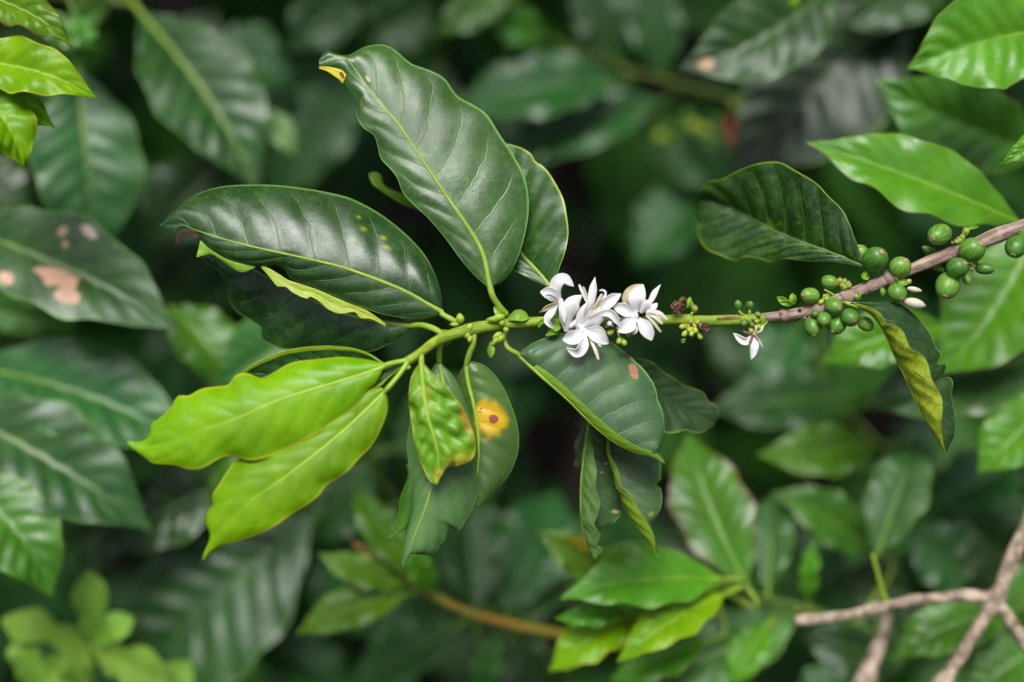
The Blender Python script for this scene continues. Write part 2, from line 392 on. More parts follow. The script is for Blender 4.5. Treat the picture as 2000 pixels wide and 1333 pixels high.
def blade(parent, pts, width, top, und, roll=0, fold=0, q=0.0, cup=0.0, wave=0.0, rows=40, cols=7, thick=2.0, profile=PROFILE, rib=0.0, ribmat=None,
          name='leaf', label=None, stemto=None, seed=0, real=False, data_only=False, bow=0.0, wfreq=26):
    """a blade along a centreline (photo px + depth), its own width, roll and V-fold"""
    C = cr([P(*p) for p in pts], rows)
    dm = sum(p[2] for p in pts) / len(pts); sc_ = scale_at(dm)
    grid, uvg = [], []; W = width * sc_ * 0.5
    for i in range(rows):
        t = i / (rows - 1); tan = (C[min(i + 1, rows - 1)] - C[max(i - 1, 0)]).normalized()
        view = (CAM - C[i]).normalized()
        ac = tan.cross(view)
        if ac.length < 1e-4: ac = RIGHT.copy()
        ac.normalize(); nr_ = ac.cross(tan).normalized()
        a0 = R(lin(roll, t)); ac, nr_ = ac * math.cos(a0) + nr_ * math.sin(a0), nr_ * math.cos(a0) - ac * math.sin(a0)
        hw = W * interp(profile, t); fo = R(lin(fold, t))
        row, uvr = [], []
        for k in range(-cols, cols + 1):
            v = k / cols; a = abs(v); sg = 1 if v > 0 else -1
            x = hw * a
            out = ac * (sg * math.cos(fo)) + nr_ * math.sin(fo); nn = nr_ * math.cos(fo) - ac * (sg * math.sin(fo))
            h = cup * sc_ * a * a * interp(profile, t)
            if q: h += q * sc_ * (abs(math.sin(math.pi * vein_s(t, v))) ** 1.05 - 0.55) * env(a * 0.97 + 0.02) ** 0.8 * env(t) ** 0.4
            if wave: h += wave * sc_ * a ** 2.5 * math.sin(t * wfreq + 2.2 * sg + seed) * env(t) ** 0.6
            if bow: h += bow * sc_ * env(a) * env(t)
            wob = 1 + (0.05 * math.sin(t * wfreq * 0.9 + sg * 1.7 + seed * 2) * a * env(t) if wave else 0)
            row.append(C[i] + out * (x * wob) + nn * h); uvr.append((t, (v + 1) / 2))
        grid.append(row); uvg.append(uvr)
    if data_only: return grid, uvg
    lf = shell(name, grid, uvg, parent, [top, und], thick * sc_, 1, label)
    if rib:
        c = [g[cols] for g in grid]; npet = 0
        if stemto is not None:
            tan = (c[1] - c[0]).normalized(); L = (stemto - c[0]).length
            pet = cr([stemto, c[0] - tan * min(L * 0.45, 60 * sc_), c[0]], 10)[:-1]; c = pet + c; npet = len(pet)
        m = len(c); rr = [(rib * 1.2 if i < npet else rib * (1.1 - 0.9 * ((i - npet) / rows) ** 0.8)) * sc_ for i in range(m)]
        V, F = tube_data(c, rr, 6)
        link_mesh('midrib', V, F, [ribmat or RIB], lf)
    return lf

def berry(parent, cx, cy, ra, rb, ax, d=0, mat=None, name='berry', tip=True):
    """ellipsoid with its dry crown; ax = direction (px right, px down, towards camera) in which the crown looks"""
    mat = mat or BERRY
    s = scale_at(d); c = P(cx, cy, d)
    A = (RIGHT * ax[0] - UP * ax[1] - FWD * ax[2]).normalized()
    X = A.cross(Vector((0.3, 0.5, 0.8))).normalized(); Y = A.cross(X)
    prof = []
    for i in range(15):
        th = math.pi * i / 14
        z = -math.cos(th); r = math.sin(th) ** 0.92
        prof.append((z * (1.0 if z < 0 else 0.97), r * (1 - 0.05 * z)))
    V, F, U = [], [], []; S = 22
    for i, (z, r) in enumerate(prof):
        for k in range(S):
            a = 2 * math.pi * k / S
            V.append(c + A * (z * ra * s) + (X * math.cos(a) * rb + Y * math.sin(a) * rb * 0.95) * (r * s)); U.append((i / 14, k / S))
    for i in range(14):
        for k in range(S): F.append((i * S + k, i * S + (k + 1) % S, (i + 1) * S + (k + 1) % S, (i + 1) * S + k))
    b = link_mesh(name, V, F, [mat], parent, uvs=U)
    if tip:
        # crown: a raised ring with a sunken middle
        V, F = [], []; S = 14; e = c + A * (ra * 0.955 * s); rt = max(2.2, rb * 0.23) * s
        for (rr, zz) in ((1.15, -0.5), (1.05, .15), (.8, .42), (.55, .2), (.3, .05), (.12, .35), (0.02, .4)):
            for k in range(S):
                a = 2 * math.pi * k / S; V.append(e + A * (zz * rt) + (X * math.cos(a) + Y * math.sin(a)) * (rr * rt))
        for i in range(6):
            for k in range(S): F.append((i * S + k, i * S + (k + 1) % S, (i + 1) * S + (k + 1) % S, (i + 1) * S + k))
        link_mesh('crown', V, F, [TIP], b)
    return b
def calyx(parent, x, y, dx, dy, dz, L=15, r=5, d=12):
    """young fruit: a little green cup on a stalk with a dry ring at its end"""
    v = Vector((dx, dy, dz)).normalized()
    p = [P(x - v.x * L * (1 - f), y - v.y * L * (1 - f), d - v.z * L * (1 - f)) for f in (0, .4, .75, 1)]
    c = cr(p, 9); rr = [r * K * f for f in (.55, .6, .75, .95, 1.05, 1.08, 1.05, .98, .8)]
    V, F = tube_data(c, rr, 9); b = link_mesh('young_fruit', V, F, [BUD], parent)
    e = c[-1]; t = (c[-1] - c[-2]).normalized()
    V, F = tube_data([e - t * r * .1 * K, e + t * r * .22 * K, e + t * r * .26 * K], [r * .72 * K, r * .66 * K, r * .3 * K], 9)
    link_mesh('crown', V, F, [TIP], b)
def bud(parent, x0, y0, x1, y1, r, d=10, mat=None, name='bud'):
    pts = cr([P(x0, y0, d), P((x0 + x1) / 2, (y0 + y1) / 2, d + r * .4), P(x1, y1, d + r * .3)], 9)
    rr = [r * K * f for f in (.35, .7, .9, 1, 1, .92, .75, .5, .12)]
    V, F = tube_data(pts, rr, 10); return link_mesh(name, V, F, [mat or BUD], parent)
# ------------------------------------------------------------------ ground
def make_ground():
    V, F = [], []; N = 60
    for i in range(N + 1):
        for j in range(N + 1):
            x = (i / N * 2 - 1); y = (j / N * 2 - 1)
            x = math.copysign(abs(x) ** 3, x) * 150; y = math.copysign(abs(y) ** 3, y) * 150 + 2.2
            z = 0.03 * noise.noise(Vector((x * 2.5, y * 2.5, 0))) + 0.015 * noise.noise(Vector((x * 9, y * 9, 4)))
            V.append(Vector((x, y, z)))
    for i in range(N):
        for j in range(N): F.append((i * (N + 1) + j, (i + 1) * (N + 1) + j, (i + 1) * (N + 1) + j + 1, i * (N + 1) + j + 1))
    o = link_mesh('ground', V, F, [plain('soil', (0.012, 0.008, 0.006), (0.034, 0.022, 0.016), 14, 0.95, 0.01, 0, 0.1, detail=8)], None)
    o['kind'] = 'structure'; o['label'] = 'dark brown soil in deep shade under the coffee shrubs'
make_ground()

# ------------------------------------------------------------------ the flowering branch
B = thing('coffee_branch', 'flowering coffee branch with white blossoms, green berries and a drooping leafy end', 'branch', P(2700, 190, -60))
def pp(l): return [P(*p) for p in l]
tube('woody_stem', pp([(2700, 190, -60), (2380, 300, -20), (2090, 408, 0), (1990, 444, 0), (1900, 479, 0), (1800, 518, 0), (1710, 556, 0), (1655, 578, 0), (1600, 603, 0), (1545, 615, 0), (1492, 622, 0)]),
     [22 * K, 20 * K, 17.5 * K, 16.5 * K, 15.5 * K, 14.5 * K, 14.5 * K, 12.5 * K, 12 * K, 11.5 * K, 11 * K], BARK, B, 14, 150, 0.25)
tube('green_stem', pp([(1496, 622, 0), (1440, 626, 0), (1380, 627, 0), (1320, 625, 0), (1240, 629, 0), (1150, 630, 0), (1080, 628, 2), (1010, 632, 6), (960, 637, 14), (925, 643, 22), (880, 655, 40), (850, 668, 56), (818, 692, 85), (795, 706, 100)]),
     [10.5 * K, 11 * K, 11.2 * K, 10.5 * K, 10 * K, 9.5 * K, 9 * K, 9.5 * K, 10.5 * K, 11 * K, 13 * K, 12 * K, 9.5 * K, 8.5 * K], GREEN_STEM, B, 14, 90, 0.12)
for (x, y, r, L, m) in ((1598, 604, 15, 9, BARK), (1655, 579, 17, 9, BARK), (1530, 617, 13.5, 6, BARK), (988, 634, 13, 10, GREEN_STEM), (868, 660, 16, 9, GREEN_STEM), (1345, 626, 12.5, 8, GREEN_STEM), (1880, 487, 18, 12, BARK), (1745, 541, 17, 12, BARK), (915, 645, 13, 8, GREEN_STEM)):
    c = cr([P(x - L * 1.6, y + (L * .4 if x > 1500 else 0), 1), P(x, y, 2), P(x + L * 1.6, y - (L * .4 if x > 1500 else 0), 1)], 9)
    V, F = tube_data(c, [r * K * f for f in (.6, .8, .93, 1, 1.02, 1, .93, .8, .6)], 12); link_mesh('node', V, F, [m], B)

# --- traced leaves
A_spots = [(0.80, 0.13, 0.013, 0.035, (0.45, 0.28, 0.16), None)]
DARK_A = dark('mature_leaf_clean', spots=A_spots, c1=(0.028, 0.070, 0.013), c2=(0.046, 0.100, 0.022), vein_amt=0.45)
leafA = patch_leaf(B,
    [(951, 560), (925, 536), (895, 500), (868, 463), (838, 428), (808, 400), (788, 378), (776, 348), (762, 330), (744, 310), (738, 288), (731, 265), (712, 252), (699, 232), (698, 212), (704, 200), (697, 188), (682, 172), (674, 160), (674, 150), (662, 136), (645, 130), (624, 132)],
    [(957, 560), (944, 499), (922, 456), (883, 399), (839, 334), (804, 282), (774, 238), (730, 190), (700, 147), (677, 116), (655, 112), (624, 122)],
    [(960, 560), (985, 546), (1007, 512), (1025, 458), (1033, 402), (1025, 350), (1002, 303), (976, 262), (950, 225), (922, 206), (893, 187), (870, 156), (842, 141), (803, 126), (768, 96), (742, 88), (712, 94), (690, 105), (670, 114), (652, 106), (641, 99), (632, 106), (622, 120)],
    [30, 25, 20, 8, -12, -30, -30], -4, -44, DARK_A, UND_PALE, q=2.8, bl=5, br=9, rows=110, cols=14, rib=5.2, wave=3,
    petiole=[(990, 616, 8), (972, 595, 20), (962, 578, 28), (957, 560, 30)], label='large upright dark green leaf with a curled yellow tip')
def flap(parent, up, lo, d, dl, top, name='curled_margin', q=2, thick=2.0, und=None, bl=0):
    m = [((a[0] + b[0]) / 2, (a[1] + b[1]) / 2) for a, b in zip(up, lo)]
    return patch_leaf(parent, up, m, lo, d, 0, dl, top, und or top, q=q, bl=2, br=2, rows=36, cols=4, thick=thick, rib=0, name=name, rough_n=2)
TIP_YEL = leaf_mat('yellow_leaf_tip', (0.55, 0.48, 0.015), (0.62, 0.55, 0.02), (0.5, 0.5, 0.04), rough=0.45, trans=0.2, spots=[(0.86, -0.2, 0.12, 0.5, (0.20, 0.03, 0.01), None)])
flap(leafA, [(623, 131), (640, 131), (655, 134), (668, 138), (676, 147)], [(625, 135), (640, 141), (652, 149), (662, 156), (669, 164)], [-6, 0, 0], 6, TIP_YEL, 'curled_tip')

# leaf partly hidden behind the large one
patch_leaf(B,
    [(1070, 560), (1030, 542), (1000, 524), (960, 480), (930, 420), (912, 350), (925, 275)],
    [(1077, 562), (1050, 530), (1018, 495), (992, 440), (970, 380), (925, 275)],
    [(1083, 562), (1090, 530), (1104, 492), (1110, 442), (1101, 393), (1082, 352), (1062, 327), (1045, 315), (1036, 300), (1000, 284), (925, 275)],
    [-20, -50, -90, -120], 10, [0, 30, 35, 20, 0], dark('mature_leaf_shaded', c1=(0.016, 0.056, 0.008), c2=(0.03, 0.085, 0.012), rim=(0.30, 0.40, 0.03), vein_amt=0.35), UND, q=4, bl=3, br=5, rib=4.5, wave=3,
    petiole=[(1088, 622, -6), (1086, 596, -14), (1080, 575, -18), (1077, 562, -20)])
# small curled leaf tip behind
patch_leaf(B, [(880, 400), (800, 382), (765, 372), (748, 360), (742, 340), (724, 338)], [(880, 410), (805, 395), (765, 378), (745, 366), (735, 350), (722, 340)], [(880, 425), (800, 405), (765, 386), (742, 370), (728, 360), (720, 341)],
    [-170, -170, -160], 0, 8, mid('green_leaf_yellowish', c1=(0.11, 0.29, 0.012), c2=(0.17, 0.37, 0.016)), UND, q=2, rows=40, cols=6, rib=2.5)

# leaf with rolled lower margin
B_spots = [(0.36, -0.62, 0.013, 0.045, (0.40, 0.32, 0.02), (0.12, 0.20, 0.015)), (0.27, -0.55, 0.013, 0.04, (0.38, 0.30, 0.02), (0.12, 0.20, 0.015)), (0.295, -0.66, 0.010, 0.04, (0.36, 0.30, 0.02), (0.10, 0.19, 0.015)), (0.39, -0.76, 0.007, 0.03, (0.36, 0.30, 0.02), (0.10, 0.19, 0.015)), (0.37, -0.4, 0.012, 0.05, None, (0.10, 0.18, 0.015))]
DARK_B = dark('mature_leaf_spotted', spots=B_spots, c1=(0.014, 0.058, 0.013), c2=(0.024, 0.082, 0.020), rough=0.29)
leafB = patch_leaf(B,
    [(863, 612), (861, 580), (850, 540), (830, 500), (800, 466), (760, 431), (720, 405), (680, 387), (630, 375), (580, 367), (520, 362), (470, 362), (430, 366), (392, 377), (360, 396), (336, 418), (313, 440)],
    [(862, 609), (792, 570), (729, 544), (666, 522), (609, 508), (555, 496), (500, 484), (450, 471), (410, 459), (381, 449), (355, 440), (313, 440)],
    [(856, 616), (820, 622), (780, 620), (740, 612), (700, 597), (660, 580), (620, 562), (585, 551), (566, 541), (557, 526), (540, 518), (510, 520), (480, 515), (450, 505), (420, 490), (402, 476), (396, 462), (390, 450), (372, 443), (352, 446), (343, 456), (330, 450), (313, 440)],
    [20, 30, 34, 34, 30, 12, -20], [0, -30, -62, -70, -66, -60, -40, 0], [0, -8, -14, -18, -16, -8, 0], DARK_B, UND_PALE, q=3.6, bl=12, br=5, rows=110, cols=14, rib=4.6,
    petiole=[(897, 634, 22), (885, 626, 24), (872, 619, 22), (860, 612, 20)], label='broad glossy dark leaf with yellow flecks and a rolled lower margin')
flap(leafB, [(508, 518), (520, 522), (535, 530), (548, 538), (562, 547), (590, 556), (605, 561), (620, 566), (650, 579), (680, 592), (698, 599), (715, 606), (735, 619), (752, 632)], [(512, 524), (530, 545), (542, 560), (558, 560), (572, 572), (598, 584), (606, 580), (624, 590), (640, 604), (664, 613), (692, 610), (704, 622), (725, 624), (753, 638)], [14, 24, 28, 20], 4, UND_PALE)
flap(leafB, [(392, 470), (412, 488), (440, 505), (470, 515), (498, 519)], [(384, 503), (410, 497), (432, 510), (470, 531), (498, 523)], [0, 8, 12], -6, UND_LIME)
flap(leafB, [(343, 476), (345, 463), (356, 455), (370, 452), (392, 455)], [(351, 480), (353, 469), (360, 464), (370, 461), (388, 466)], [-10, -6, 0], 0, MAROON, 'dead_tip')

# dark leaf under it
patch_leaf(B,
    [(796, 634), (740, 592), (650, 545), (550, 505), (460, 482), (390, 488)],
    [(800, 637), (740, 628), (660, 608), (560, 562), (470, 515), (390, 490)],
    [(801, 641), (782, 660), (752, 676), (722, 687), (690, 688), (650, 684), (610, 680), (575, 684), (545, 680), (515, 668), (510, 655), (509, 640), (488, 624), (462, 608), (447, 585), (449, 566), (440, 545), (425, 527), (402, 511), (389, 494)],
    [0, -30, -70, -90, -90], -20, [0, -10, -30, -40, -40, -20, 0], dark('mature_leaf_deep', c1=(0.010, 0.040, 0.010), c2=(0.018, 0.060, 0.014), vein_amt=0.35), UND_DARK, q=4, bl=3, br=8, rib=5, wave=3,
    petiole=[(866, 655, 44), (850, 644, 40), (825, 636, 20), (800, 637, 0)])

# the two bright young leaves and the leaf behind them
patch_leaf(B, [(790, 702), (755, 712), (720, 692), (680, 680), (620, 677), (560, 685), (520, 700), (480, 722), (430, 775)], [(795, 704), (740, 722), (650, 735), (560, 748), (490, 765), (430, 785)],
    [(795, 708), (757, 740), (735, 758), (650, 790), (560, 810), (480, 810), (430, 790)], [95, 80, 50, 20], [0, 10, 14, 14, 10, 0], 10, dark('mature_leaf_rimmed', rim=(0.30, 0.46, 0.02), rimw=0.88, c1=(0.012, 0.06, 0.010), c2=(0.02, 0.085, 0.014)), UND, q=3, bl=-6, rib=4, rows=60)
LIME = lime()
leafC = patch_leaf(B,
    [(750, 712), (718, 704), (672, 700), (620, 702), (572, 711), (538, 726), (508, 739), (484, 732), (463, 735), (446, 751), (420, 755), (396, 761), (372, 774), (348, 775), (331, 799), (311, 820), (298, 829), (293, 850), (280, 862), (263, 865), (250, 862)],
    [(752, 716), (720, 728), (669, 744), (583, 770), (521, 792), (458, 820), (396, 839), (337, 861), (300, 870), (272, 872), (250, 864)],
    [(748, 720), (734, 746), (716, 760), (696, 790), (648, 828), (603, 856), (545, 886), (510, 896), (484, 899), (455, 891), (432, 894), (415, 904), (391, 915), (365, 916), (345, 909), (321, 906), (300, 904), (281, 891), (263, 878), (250, 866)],
    [104, 118, 130, 134, 124, 104], -38, -8, LIME, UND_LIME, q=2.2, bl=8, br=6, rows=96, cols=13, rib=3.8, ribmat=RIB_LIME, wave=4, thick=3,
    petiole=[(800, 703, 98), (780, 707, 102), (765, 710, 106), (752, 714, 110)], label='bright lime young leaf, the upper one of the pair at the branch end')
leafD = patch_leaf(B,
    [(746, 758), (705, 764), (668, 790), (618, 824), (575, 846), (535, 866), (500, 880), (468, 896), (456, 902), (445, 921), (431, 945), (416, 965), (415, 986), (405, 1001), (403, 1020), (411, 1040), (412, 1056), (401, 1078), (396, 1094)],
    [(752, 765), (689, 826), (650, 860), (614, 889), (552, 936), (493, 976), (440, 1022), (415, 1052), (396, 1093)],
    [(755, 765), (756, 800), (746, 831), (726, 870), (701, 896), (680, 919), (655, 936), (636, 950), (624, 966), (600, 985), (571, 1004), (545, 1022), (520, 1036), (490, 1049), (458, 1058), (430, 1066), (410, 1080), (397, 1094)],
    [100, 116, 130, 138, 136, 124], -30, -8, LIME, UND_LIME, q=2.2, bl=8, br=6, rows=96, cols=13, rib=3.8, ribmat=RIB_LIME, wave=4, thick=3,
    petiole=[(796, 708, 100), (785, 725, 106), (770, 744, 114), (752, 765, 120)], label='bright lime young leaf with a drawn-out tip, the lower one of the pair')

# hanging leaves under the node
leafG = patch_leaf(B,
    [(850, 712), (832, 745), (808, 800), (795, 860), (800, 920), (805, 960), (806, 1000), (795, 1040), (789, 1075), (786, 1106)],
    [(858, 710), (870, 780), (865, 860), (846, 940), (828, 1000), (808, 1050), (787, 1108)],
    [(863, 712), (885, 736), (906, 780), (925, 840), (932, 895), (937, 940), (926, 985), (910, 1016), (897, 1036), (888, 1030), (880, 1031), (872, 1042), (868, 1056), (858, 1066), (854, 1076), (838, 1083), (815, 1082), (803, 1080), (795, 1092), (787, 1109)],
    [14, 30, 46, 54, 54], [0, -14, -24, -20, 0], [0, -16, -30, -24, 0], mid('green_leaf_dull', c1=(0.075, 0.19, 0.05), c2=(0.11, 0.25, 0.075), rough=0.34, rim=(0.14, 0.26, 0.05)), UND_LIME, q=4, bl=6, br=8, rib=4.6, rows=96, ribmat=RIB,
    petiole=[(862, 662, 54), (858, 685, 36), (858, 710, 14)], label='hanging dull green leaf with its lower end chewed away')
flap(leafG, [(800, 905), (803, 925), (812, 950), (812, 980), (803, 1010), (790, 1035)], [(793, 908), (797, 930), (782, 972), (780, 1000), (771, 1036), (753, 1056)], [0, 6, 0, -6], -14, mid('green_leaf'), und=UND, q=3)
leafF = patch_leaf(B,
    [(818, 712), (803, 736), (799, 780), (804, 830), (812, 872), (824, 910), (838, 938), (851, 947)],
    [(823, 705), (825, 740), (830, 785), (840, 830), (852, 868), (857, 905), (852, 946)],
    [(828, 712), (850, 736), (880, 766), (906, 801), (923, 841), (929, 876), (920, 899), (896, 909), (874, 914), (862, 930), (853, 947)],
    [88, 96, 100, 96, 84], -16, [0, 4, -14, -24, -10, 0], leaf_mat('young_leaf_blistered', (0.11, 0.30, 0.012), (0.20, 0.38, 0.015), (0.3, 0.46, 0.06), rim=(0.34, 0.36, 0.02), rough=0.24, trans=0.2, blotch=((0.32, 0.28, 0.012), 0.56), rimw=0.93, grain=2.0, spots=[(0.80, 0.62, 0.07, 0.28, (0.36, 0.22, 0.03), (0.5, 0.5, 0.05)), (0.93, 0.1, 0.05, 0.5, (0.3, 0.18, 0.03), (0.45, 0.45, 0.04)), (0.45, 0.9, 0.1, 0.1, (0.32, 0.2, 0.03), None)]), UND_LIME, q=3, ripple=9, bl=4, br=6, rows=110, cols=16, rib=5, ribmat=RIB_LIME,
    petiole=[(820, 692, 86), (822, 697, 87), (823, 705, 88)], label='blistered yellow-green young leaf with brownish margins')
H_spots = [(0.40, 0.30, 0.095, 0.34, None, (0.72, 0.50, 0.002)), (0.41, 0.40, 0.026, 0.11, (0.30, 0.10, 0.06), None), (0.325, 0.17, 0.006, 0.03, (0.32, 0.10, 0.03), None), (0.345, 0.12, 0.006, 0.03, (0.32, 0.10, 0.03), None)]
patch_leaf(B,
    [(908, 712), (896, 736), (888, 790), (884, 860), (892, 930), (931, 988)],
    [(911, 715), (914, 745), (925, 790), (933, 840), (935, 895), (930, 945), (932, 988)],
    [(916, 705), (948, 716), (975, 745), (996, 786), (1010, 830), (1013, 870), (1006, 901), (991, 931), (971, 956), (951, 980), (933, 990)],
    [4, 10, 18, 20, 16], -50, [0, -14, -26, -20, 0], dark('rust_spotted_leaf', spots=H_spots, c1=(0.055, 0.14, 0.022), c2=(0.085, 0.19, 0.035), rough=0.34), UND, q=3, bl=2, br=9, rib=5, rows=90, cols=14,
    petiole=[(926, 648, 24), (924, 672, 24), (916, 695, 14), (911, 715, 4)], label='hanging leaf with a large yellow rust spot and brown centre')

# leaf under the blossoms
I_spots = [(0.545, -0.90, 0.026, 0.07, (0.36, 0.15, 0.08), None), (0.57, -0.84, 0.026, 0.06, (0.40, 0.18, 0.10), None), (0.56, -0.88, 0.02, 0.06, (0.34, 0.14, 0.08), None), (0.50, -0.97, 0.018, 0.05, (0.09, 0.03, 0.02), None)]
patch_leaf(B,
    [(1015, 690), (1040, 672), (1080, 656), (1120, 650), (1160, 655), (1190, 666), (1216, 685), (1233, 698), (1240, 706), (1256, 720), (1272, 742), (1281, 762), (1284, 780), (1293, 802), (1297, 832), (1293, 862), (1289, 880), (1298, 903)],
    [(1014, 696), (1058, 736), (1108, 780), (1158, 830), (1200, 864), (1240, 884), (1272, 893), (1298, 905)],
    [(1015, 693), (1058, 719), (1096, 748), (1134, 784), (1170, 818), (1206, 848), (1244, 872), (1280, 884), (1298, 904)],
    [16, 20, 24, 26, 24, 18], [0, -20, -34, -38, -34, -20, 0], [0, 10, 14, 14, 0], dark('mature_leaf_bruised', spots=I_spots, c1=(0.036, 0.088, 0.032), c2=(0.058, 0.125, 0.046), rough=0.40, vein_amt=0.45), UND_LIME, q=2.2, bl=12, br=-3, rib=4.0, rows=100, cols=15, face=-1,
    petiole=[(988, 645, 10), (984, 664, 18), (994, 682, 22), (1015, 693, 20)], label='broad leaf spread under the blossoms with a small brown scorch mark')
# hanging folded leaves below it
patch_leaf(B,
    [(1196, 800), (1190, 878), (1206, 916), (1215, 950), (1231, 966), (1251, 1000), (1270, 1030), (1279, 1055), (1280, 1080), (1288, 1090)],
    [(1190, 790), (1189, 880), (1200, 925), (1214, 975), (1230, 1010), (1251, 1042), (1270, 1064), (1288, 1090)],
    [(1240, 780), (1285, 860), (1290, 905), (1290, 935), (1283, 943), (1282, 950), (1291, 957), (1292, 985), (1281, 1010), (1271, 1024), (1275, 1050), (1288, 1090)],
    [-110, -74, -50, -34, -24], [0, 30, 40, 30, 0], [0, -20, -30, -20, 0], dark('mature_leaf_flecked', c1=(0.04, 0.105, 0.028), c2=(0.06, 0.135, 0.04), rough=0.34, spots=[(0.72, 0.72, 0.014, 0.09, (0.32, 0.28, 0.05), (0.16, 0.25, 0.03))]), UND_LIME, q=3, bl=-6, br=6, rib=3.5, rows=90, cols=13,
    petiole=[(1180, 640, -14), (1190, 700, -70), (1190, 790, -110)], label='leaf hanging straight down with one margin folded over')
patch_leaf(B,
    [(1152, 838), (1160, 880), (1165, 930), (1165, 960), (1173, 985), (1168, 1008), (1160, 1025), (1173, 1046), (1165, 1066), (1178, 1073), (1162, 1092)],
    [(1150, 830), (1141, 890), (1135, 950), (1135, 1000), (1140, 1040), (1150, 1072), (1161, 1092)],
    [(1165, 830), (1200, 880), (1213, 940), (1216, 990), (1200, 1020), (1176, 1034), (1165, 1060), (1162, 1092)],
    [-110, -80, -60, -50], [0, 30, 36, 26, 0], [0, -20, -30, -20, 0], dark('mature_leaf_pitted', c1=(0.03, 0.075, 0.022), c2=(0.042, 0.095, 0.03), rough=0.36, spots=[(0.62, 0.85, 0.013, 0.09, (0.5, 0.36, 0.2), None), (0.36, 0.5, 0.008, 0.05, (0.5, 0.36, 0.2), None), (0.3, 0.62, 0.007, 0.05, (0.5, 0.4, 0.2), None)]), UND, q=3, bl=-5, br=4, rib=3, rows=90, wave=2,
    petiole=[(1130, 636, -10), (1150, 720, -70), (1150, 830, -110)], label='narrow folded leaf hanging with its pale underside showing')
patch_leaf(B, [(1150, 800), (1135, 840), (1122, 870), (1126, 890), (1120, 910)], [(1155, 800), (1145, 840), (1136, 880), (1130, 912)], [(1160, 800), (1155, 850), (1148, 890), (1135, 912)], [-110, -110, -120], 0, 4, dark(), UND_DARK, q=2, rows=40, cols=6, rib=2)
# leaf turned away beside the hanging ones
patch_leaf(B,
    [(1195, 690), (1240, 700), (1272, 708), (1300, 730), (1340, 755), (1371, 766), (1384, 785), (1399, 794), (1403, 812), (1396, 824)],
    [(1190, 700), (1240, 735), (1290, 770), (1340, 800), (1396, 826)],
    [(1190, 720), (1225, 780), (1262, 822), (1295, 842), (1318, 846), (1340, 840), (1364, 846), (1385, 836), (1396, 828)],
    [-50, -80, -110, -130], [0, -10, -16, 0], [0, 20, 30, 0], leaf_mat('mature_leaf_back', (0.02, 0.055, 0.012), (0.028, 0.07, 0.016), (0.06, 0.11, 0.025), rim=(0.22, 0.34, 0.03), rough=0.5), leaf_mat('mature_leaf_back', (0.02, 0.055, 0.012), (0.028, 0.07, 0.016), (0.06, 0.11, 0.025), rim=(0.22, 0.34, 0.03), rough=0.5), q=3, bl=4, br=4, rib=2.5, ribmat=RIB_DARK, wave=3, thick=3)

# leaf over the berries
M_MAT = dark('mottled_leaf', c1=(0.008, 0.032, 0.004), c2=(0.022, 0.065, 0.007), blotch=((0.10, 0.16, 0.010), 0.61), rim=(0.26, 0.36, 0.02), rough=0.30, rimw=0.98)
patch_leaf(B,
    [(1690, 519), (1681, 500), (1671, 470), (1660, 440), (1641, 406), (1612, 376), (1582, 351), (1552, 331), (1520, 318), (1482, 319), (1440, 335), (1410, 350), (1382, 356), (1365, 372)],
    [(1690, 522), (1640, 500), (1604, 487), (1560, 471), (1520, 454), (1470, 428), (1420, 402), (1362, 385)],
    [(1686, 523), (1640, 513), (1580, 510), (1522, 506), (1502, 511), (1481, 505), (1452, 502), (1432, 508), (1402, 497), (1381, 487), (1366, 466), (1362, 430), (1358, 400)],
    [0, -40, -90, -140, -190], [0, 40, 70, 60, 30], [0, -10, -20, -20], M_MAT, UND, q=7, bl=6, br=4, rib=4, ribmat=RIB_DARK, rows=100, cols=13, wave=4,
    petiole=[(1712, 548, -12), (1702, 532, -6), (1690, 522, 0)], label='dark mottled leaf rising from the berry cluster')
# folded leaf hanging from the berries
patch_leaf(B,
    [(1657, 590), (1692, 599), (1718, 612), (1729, 624), (1732, 632), (1746, 634), (1762, 646), (1778, 678), (1804, 698), (1820, 735), (1836, 770), (1841, 802), (1838, 832), (1842, 860), (1849, 888)],
    [(1655, 593), (1698, 609), (1724, 640), (1746, 690), (1773, 748), (1800, 808), (1824, 850), (1848, 888)],
    [(1690, 592), (1731, 590), (1761, 597), (1791, 620), (1815, 650), (1829, 679), (1838, 692), (1830, 704), (1834, 714), (1847, 712), (1843, 730), (1838, 740), (1852, 738), (1859, 747), (1857, 770), (1865, 810), (1862, 850), (1853, 872), (1848, 888)],
    [14, 18, 20, 18, 10], [0, 30, 46, 46, 34, 0], [0, -24, -34, -30, -20, 0], dark('mature_leaf_ragged', c1=(0.018, 0.055, 0.016), c2=(0.03, 0.08, 0.024), rough=0.29), UND_YEL, q=3, bl=-8, br=8, rib=3.6, ribmat=RIB, rows=120, cols=14, wave=2.5, rough_n=3,
    petiole=[(1640, 590, 2), (1648, 590, 8), (1655, 593, 14)], label='folded leaf hanging from the berries, yellow underside outward, ragged dark edge')

